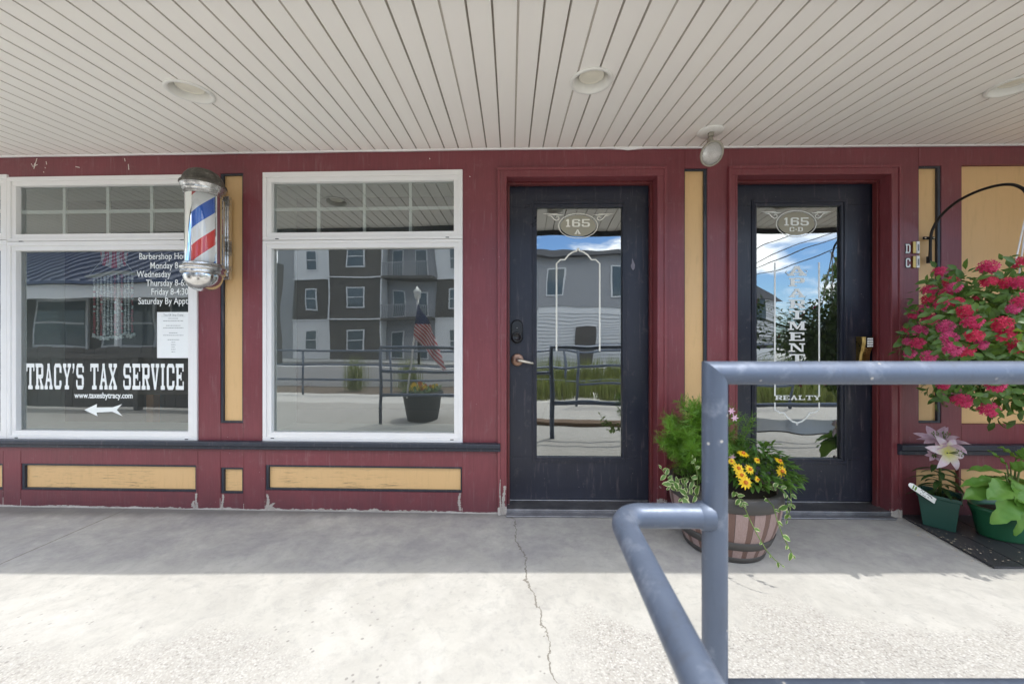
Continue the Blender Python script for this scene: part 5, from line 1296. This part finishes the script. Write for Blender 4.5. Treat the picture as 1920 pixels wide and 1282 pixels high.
obj('porch_roof', mb, M['blueroof'], bh); bx('porch_beam', M['white_siding'], bh, -27.3, -10.5, -6.95, -6.75, 2.62, 3.09)
for x in (-25.5, -22.5, -19.5, -16.5, -13.5): f = bx('window', M['white_siding'], bh, x-1.2, x+1.2, -9.3, -9.22, .9, 2.9); bx('pane', M['farglass'], f, x-1.1, x+1.1, -9.215, -9.2, 1.0, 2.8); bx('sash_bar', M['white_siding'], f, x-1.1, x+1.1, -9.198, -9.17, 1.85, 1.92)
for x in (-27.0, -22.7, -18.4, -14.1, -10.6): bx('porch_post', M['white_siding'], bh, x-.06, x+.06, -6.9, -6.78, -.3, 2.62)
hd_ = MB()
for i in range(2600):
    c = Vector((R_.uniform(-17, -9.2), R_.uniform(-6.2, -5.6), R_.uniform(-.25, .85))); d = rnd(1).normalized(); e = d.cross(rnd(1)).normalized(); hd_.add([c-d*.07, c+e*.045, c+d*.07, c-e*.045], [(0, 1, 2, 3)])
o = obj('hedge', hd_, M['tree'], loc=(-12, -5.9, -.3)); tag(o, 'dark clipped hedge in front of the blue roofed house', 'hedge')
def tree(label, x, y, h, r, seed):
    rr_ = random.Random(seed); t = thing('broadleaf_tree', label, 'tree', (x, y, -.3), 'trees mirrored in the glass'); mb = MB(); mb.tube([(x, y, -.3), (x+.1, y, h*.4), (x, y+.1, h*.8)], [.22, .16, .05], 8); obj('trunk', mb, M['bark'], t); mb = MB()
    for i in range(1800):
        a, b = rr_.uniform(0, 2*pi), rr_.uniform(-1, 1); q = rr_.random()**.4; k = (1-b*b)**.5; lump = .75+.35*sin(3*a+seed)*cos(4*b)
        c = Vector((x+r*q*k*cos(a)*lump, y+r*q*k*sin(a)*lump, h*.62+h*.38*q*b)); s_ = r*.11
        d = Vector((rr_.uniform(-1, 1), rr_.uniform(-1, 1), rr_.uniform(-1, 1))).normalized(); e = d.cross(Vector((rr_.uniform(-1, 1), .3, rr_.uniform(-1, 1)))).normalized()
        mb.add([c-d*s_, c+e*s_*.6, c+d*s_, c-e*s_*.6], [(0, 1, 2, 3)])
    obj('crown', mb, M['tree'], t)
tree('tall dark evergreen tree mirrored in the apartments door glass', 25.6, -24, 8.8, 2.2, 3); tree('low round tree mirrored beside the grey house', 9.8, -20, 5.5, 2.0, 5); tree('rounded tree far left across the street', -26, -22, 8, 3, 8)
# power lines
pw = thing('power_lines', 'black service wires from the grey house to a pole, mirrored in door glass', 'power line', (24, -13, -.3))
mb = MB(); mb.tube([(24, -13, -.3), (24, -13, 11.2)], [.16, .12], 10); obj('pole', mb, M['bark'], pw)
mb = MB(); mb.box(23.93, 24.07, -14.2, -11.8, 10.2, 10.35); obj('crossarm', mb, M['bark'], pw)
for dz, dy in ((0, 0), (.35, -.5), (1.1, .6), (-.5, .2)):
    mb = MB(); mb.tube([(7.1+16.9*i/24, -17+4*i/24+dy*i/24, 3.5+dz*.6+(6.3+dz)*i/24-.5*4*(i/24)*(1-i/24)) for i in range(25)], .026, 5); obj('wire', mb, M['black'], pw)
sf = thing('darkening_screen', 'added dark board screen at the pavement edge, to darken the lettered window reflection', 'fence', (-6.4, -.85, 0))  # added dark boards that dull the mirror image in the lettered window
M['stain'] = plain('dark_stain', (.10, .09, .085), .6, var=.35, ns=14, bump=.3)
for i in range(22):
    x = -8.6+i*.205; mb = MB(); mb.box(x, x+.195, -.87, -.845, .04, 1.02+.012*(i % 3)); obj('board', mb, M['stain'], sf)
mb = MB(); mb.box(-8.6, -4.1, -.84, -.80, .85, .94); obj('cap_rail', mb, M['stain'], sf)
for x in (-8.5, -6.4, -4.2): mb = MB(); mb.box(x, x+.09, -.84, -.75, .002, .84); obj('post', mb, M['stain'], sf)
# low wall, grasses, second railing, pot of pansies, lamp and flag in front of the shop
mb = MB(); mb.box(-14, 14, -5.35, -5.1, -.3, .42); o = obj('low_wall', mb, M['stucco'], loc=(0, -5.2, -.3)); tag(o, 'long low pale rendered wall along the street side of the ramp', 'wall')
for i, (x, gy) in enumerate([(x, -4.2) for x in (-4.4, -3.0, .2, 1.0, 1.9, 3.1, 4.0)]+[(x, -3.6) for x in (4.7, 5.2, 5.7, 6.2, 6.7, 7.3)]+[(x, -3.9) for x in (.5, .75, 1.3, 1.6, 2.2, 2.5)]+[(x, -2.0) for x in (4.3, 4.65, 5.0, 5.35, 5.7, 6.05, 6.4)]+[(x, -2.5) for x in (.5, .9, 1.35, 1.8, 2.2)]):
    t = thing('grass_clump', None, 'grass', (x, gy, -.12), 'ornamental grass clumps beside the ramp'); t['label'] = 'ornamental grass clump growing beside the ramp, seen only mirrored in the glass'
    mb = MB()
    for k in range(260):
        a = R_.uniform(0, 2*pi); l = R_.uniform(.5, 1.0)*(.62 if gy > -3 else 1); b = Vector((x+R_.gauss(0, .12), gy+R_.gauss(0, .1), -.12)); mb.leaf(b, (cos(a)*.35, sin(a)*.35, 1), (cos(a), sin(a), .1), l, .012, .1, .6, 4, .5)
    obj('blades', mb, M['grass'], t)
def railing(label, xs, y, z):
    t = thing('ramp_railing', label, 'railing', (xs[0], y, z)); 
    for h in (1.05, .72, .40): mb = MB(); mb.tube([(xs[0], y, z+h), (xs[-1], y, z+h)], .022, 12); obj('rail', mb, M['rail'], t)
    for x in xs: mb = MB(); mb.tube([(x, y, z), (x, y, z+1.05)], .022, 12); obj('post', mb, M['rail'], t)
railing('grey pipe railing at the left behind the camera, mirrored in the plain window', (-1.95, -.55), -.05, .0); railing('grey pipe railing along the pavement edge, mirrored in the doors', (1.0, 2.2, 3.4, 4.6), -1.3, .0); railing('lower grey pipe railing on the ramp in front of the low wall', (-7, -5, -3, -1, 1, 3, 5), -3.05, -.12)
pp_ = Vector((-1.48, -.42, 0)); pt = thing('pansy_pot', 'large charcoal pot of orange pansies mirrored in the plain window', 'flower pot', pp_)
mb = MB(); mb.lathe([(.22, .001), (.225, .02), (.275, .34), (.285, .35), (.30, .352), (.305, .40), (.295, .405), (.285, .37)], pp_, 40, capt=False); obj('pot', mb, M['charcoal'], pt)
mb = MB(); mb.lathe([(.286, .37), (.001, .385)], pp_, 30, capb=False); obj('soil', mb, M['soil'], pt)
mb = MB()
for i in range(240): a = R_.uniform(0, 2*pi); r = .27*R_.random()**.5; mb.leaf(pp_+Vector((r*cos(a), r*sin(a), .37+R_.uniform(0, .1))), rnd(1)+Vector((0, 0, .7)), (0, 0, 1), .06, .03, .2, .5, 3)
obj('foliage', mb, M['leafdark'], pt)
for i in range(26):
    a = R_.uniform(0, 2*pi); r = .26*R_.random()**.5; p = pp_+Vector((r*cos(a), r*sin(a), .47+R_.uniform(-.03, .05))); mb = MB()
    for k in range(5): q = k/5*2*pi; mb.leaf(p, Vector((cos(q), .5, sin(q))), (0, 1, .3), .032, .03, .1, .3, 3, .6)
    obj('pansy', mb, M['yellow'] if i % 3 else plain('pansy_orange', (.7, .2, .02), .6), pt)
fl_ = thing('flag_on_pole', 'small striped flag on a slanting white pole by the mirrored railing', 'flag', (-1.52, -.12, 0))
mb = MB(); mb.tube([(-1.60, -.10, .35), (-1.53, -.12, 1.02), (-1.45, -.14, 1.72)], .012, 10); mb.lathe([(.001, 0), (.016, .012), (.001, .034)], (-1.448, -.14, 1.72), 10); obj('pole', mb, M['vinyl'], fl_)
mb = MB(); n = 24; vs = []
for i in range(n+1):
    for j in range(11):
        q = i/n; s_ = j/10; top = Vector((-1.455, -.14, 1.68)).lerp(Vector((-1.515, -.13, 1.20)), s_)
        vs.append(top+Vector((q*.46*(.55+.45*s_), .05*sin(q*9+s_*2.5), -q*.52-.02*sin(q*7+s_))))
mb.add(vs, [(i*11+j, i*11+j+1, (i+1)*11+j+1, (i+1)*11+j) for i in range(n) for j in range(10)], True)
def flag2():
    n = NT('outdoor_flag'); at = n.xyz(); x, y, z = at
    k = n.math('SUBTRACT', z, n.math('MULTIPLY', x, -1.1)); st = n.math('GREATER_THAN', n.math('FRACT', n.math('MULTIPLY', k, 18)), .5)
    c = n.mix(st, (.58, .06, .08), (.75, .72, .72)); can = n.math('MULTIPLY', n.math('LESS_THAN', x, .24), n.math('GREATER_THAN', z, 1.36)); c = n.mix(can, c, (.03, .045, .14)); return n.fin(c, .7)
obj('cloth', mb, flag2(), fl_)
lp = thing('lamp_post', 'black lamp post with lantern head across the street', 'street lamp', (-7.4, -18.5, -.3))
mb = MB(); mb.tube([(-7.4, -18.5, -.3), (-7.4, -18.5, 3.9)], [.09, .05], 12); obj('post', mb, M['black'], lp); mb = MB(); mb.lathe([(.07, 3.9), (.20, 4.0), (.26, 4.4), (.28, 4.42), (.10, 4.65), (.02, 4.8)], (-7.4, -18.5, 0), 8); obj('lantern', mb, M['lampwhite'], lp)
ew = thing('blocker_wall', 'added maroon wall out of view, shading the right end of the shop front', 'wall', (4.25, 1.8, 0))  # added out of view to block light from the right end
bx('boarding', M['jamb'], ew, 4.20, 4.30, 1.45, 2.36, .001, 2.26); bx('blocker_post', M['jamb'], ew, 4.18, 4.32, 1.31, 1.449, .001, 2.26)
bs_ = MB(); bs_.box(2.75, 4.7, -.30, .42, .002, .014); o = obj('ground_strip', bs_, M['black'], loc=(3.7, .1, 0), bevel=.004); tag(o, 'long flat black strip on the pavement mirrored low in the apartments door', 'mat'); bs_ = MB(); bs_.box(.2, 1.7, -.08, .14, .002, .05); o = obj('ground_strip', bs_, M['brown_strip'], loc=(.95, .03, 0), bevel=.01); tag(o, 'brown step edge strip on the pavement mirrored low in door 165 A', 'mat')  # flat black strip, then a brown strip for the step edge
# ---------------------------------------------------------------- sky, sun, camera
w = D.worlds.new('World'); SC.world = w; w.use_nodes = True; nt = w.node_tree; N = nt.nodes; Lk = nt.links; bg = N['Background']
sky = N.new('ShaderNodeTexSky'); sky.sky_type = 'NISHITA'; sky.sun_disc = False
SUN = Vector((SUN_X, SUN_Y, 1)).normalized()
el = math.asin(SUN.z); sky.sun_elevation = el; sky.sun_rotation = math.atan2(SUN.x, SUN.y); sky.air_density = 1.0; sky.dust_density = .6
tc = N.new('ShaderNodeTexCoord'); mp = N.new('ShaderNodeMapping'); mp.inputs['Scale'].default_value = (1, 1, 2.6); mp.inputs['Location'].default_value = CLOUD_LOC
Lk.new(tc.outputs['Generated'], mp.inputs[0]); nz = N.new('ShaderNodeTexNoise'); nz.inputs['Scale'].default_value = 4.2; nz.inputs['Detail'].default_value = 9; nz.inputs['Roughness'].default_value = .56; Lk.new(mp.outputs[0], nz.inputs['Vector'])
rm = N.new('ShaderNodeMapRange'); rm.interpolation_type = 'SMOOTHSTEP'; sx = N.new('ShaderNodeSeparateXYZ'); Lk.new(tc.outputs['Generated'], sx.inputs[0]); hi = N.new('ShaderNodeMapRange'); Lk.new(sx.outputs[2], hi.inputs[0]); hi.inputs[1].default_value = .30; hi.inputs[2].default_value = .65; hi.inputs[4].default_value = .13  # cloud cover thickened overhead, out of view, to add fill light
ad = N.new('ShaderNodeMath'); ad.operation = 'ADD'; Lk.new(nz.outputs['Fac'], ad.inputs[0]); Lk.new(hi.outputs[0], ad.inputs[1]); Lk.new(ad.outputs[0], rm.inputs[0]); rm.inputs[1].default_value = .47; rm.inputs[2].default_value = .62
nz2 = N.new('ShaderNodeTexNoise'); nz2.inputs['Scale'].default_value = 9; nz2.inputs['Detail'].default_value = 6; Lk.new(mp.outputs[0], nz2.inputs['Vector'])
cr = N.new('ShaderNodeValToRGB'); Lk.new(nz2.outputs['Fac'], cr.inputs[0]); cr.color_ramp.elements[0].position = .3; cr.color_ramp.elements[0].color = (CL*.6, CL*.63, CL*.68, 1); cr.color_ramp.elements[1].position = .65; cr.color_ramp.elements[1].color = (CL, CL, CL, 1)
mx = N.new('ShaderNodeMix'); mx.data_type = 'RGBA'; Lk.new(rm.outputs[0], mx.inputs[0]); tn = N.new('ShaderNodeMix'); tn.data_type = 'RGBA'; tn.blend_type = 'MULTIPLY'; tn.inputs[0].default_value = 1; Lk.new(sky.outputs[0], tn.inputs[6]); tn.inputs[7].default_value = (.62, .82, 1.06, 1); Lk.new(tn.outputs[2], mx.inputs[6]); Lk.new(cr.outputs[0], mx.inputs[7])
Lk.new(mx.outputs[2], bg.inputs[0]); bg.inputs[1].default_value = SKY_S
sl = D.lights.new('sun', 'SUN'); sl.energy = SUN_S; sl.angle = math.radians(.5); sl.color = (1, .96, .90); so_ = D.objects.new('sun', sl); COL.objects.link(so_)
so_.rotation_euler = SUN.to_track_quat('Z', 'Y').to_euler(); so_.location = (3, -3, 12)
cd = D.cameras.new('camera'); cd.sensor_width = 36; cd.lens = 36*F/1920; cd.clip_start = .02; cd.clip_end = 1500; cam = D.objects.new('camera', cd); COL.objects.link(cam)
cam.location = (0, 0, CAMH); cam.rotation_euler = (pi/2, 0, 0); SC.camera = cam
cd.dof.use_dof = True; cd.dof.focus_distance = 2.5; cd.dof.aperture_fstop = 3.2
SC.view_settings.view_transform = 'Standard'; SC.view_settings.look = 'None'; SC.view_settings.exposure = EXPO; SC.view_settings.gamma = 1
SC.cycles.max_bounces = 10; SC.cycles.diffuse_bounces = 6; SC.cycles.glossy_bounces = 6; SC.cycles.transparent_max_bounces = 16; SC.cycles.use_denoising = True
SC.cycles.sample_clamp_indirect = 12
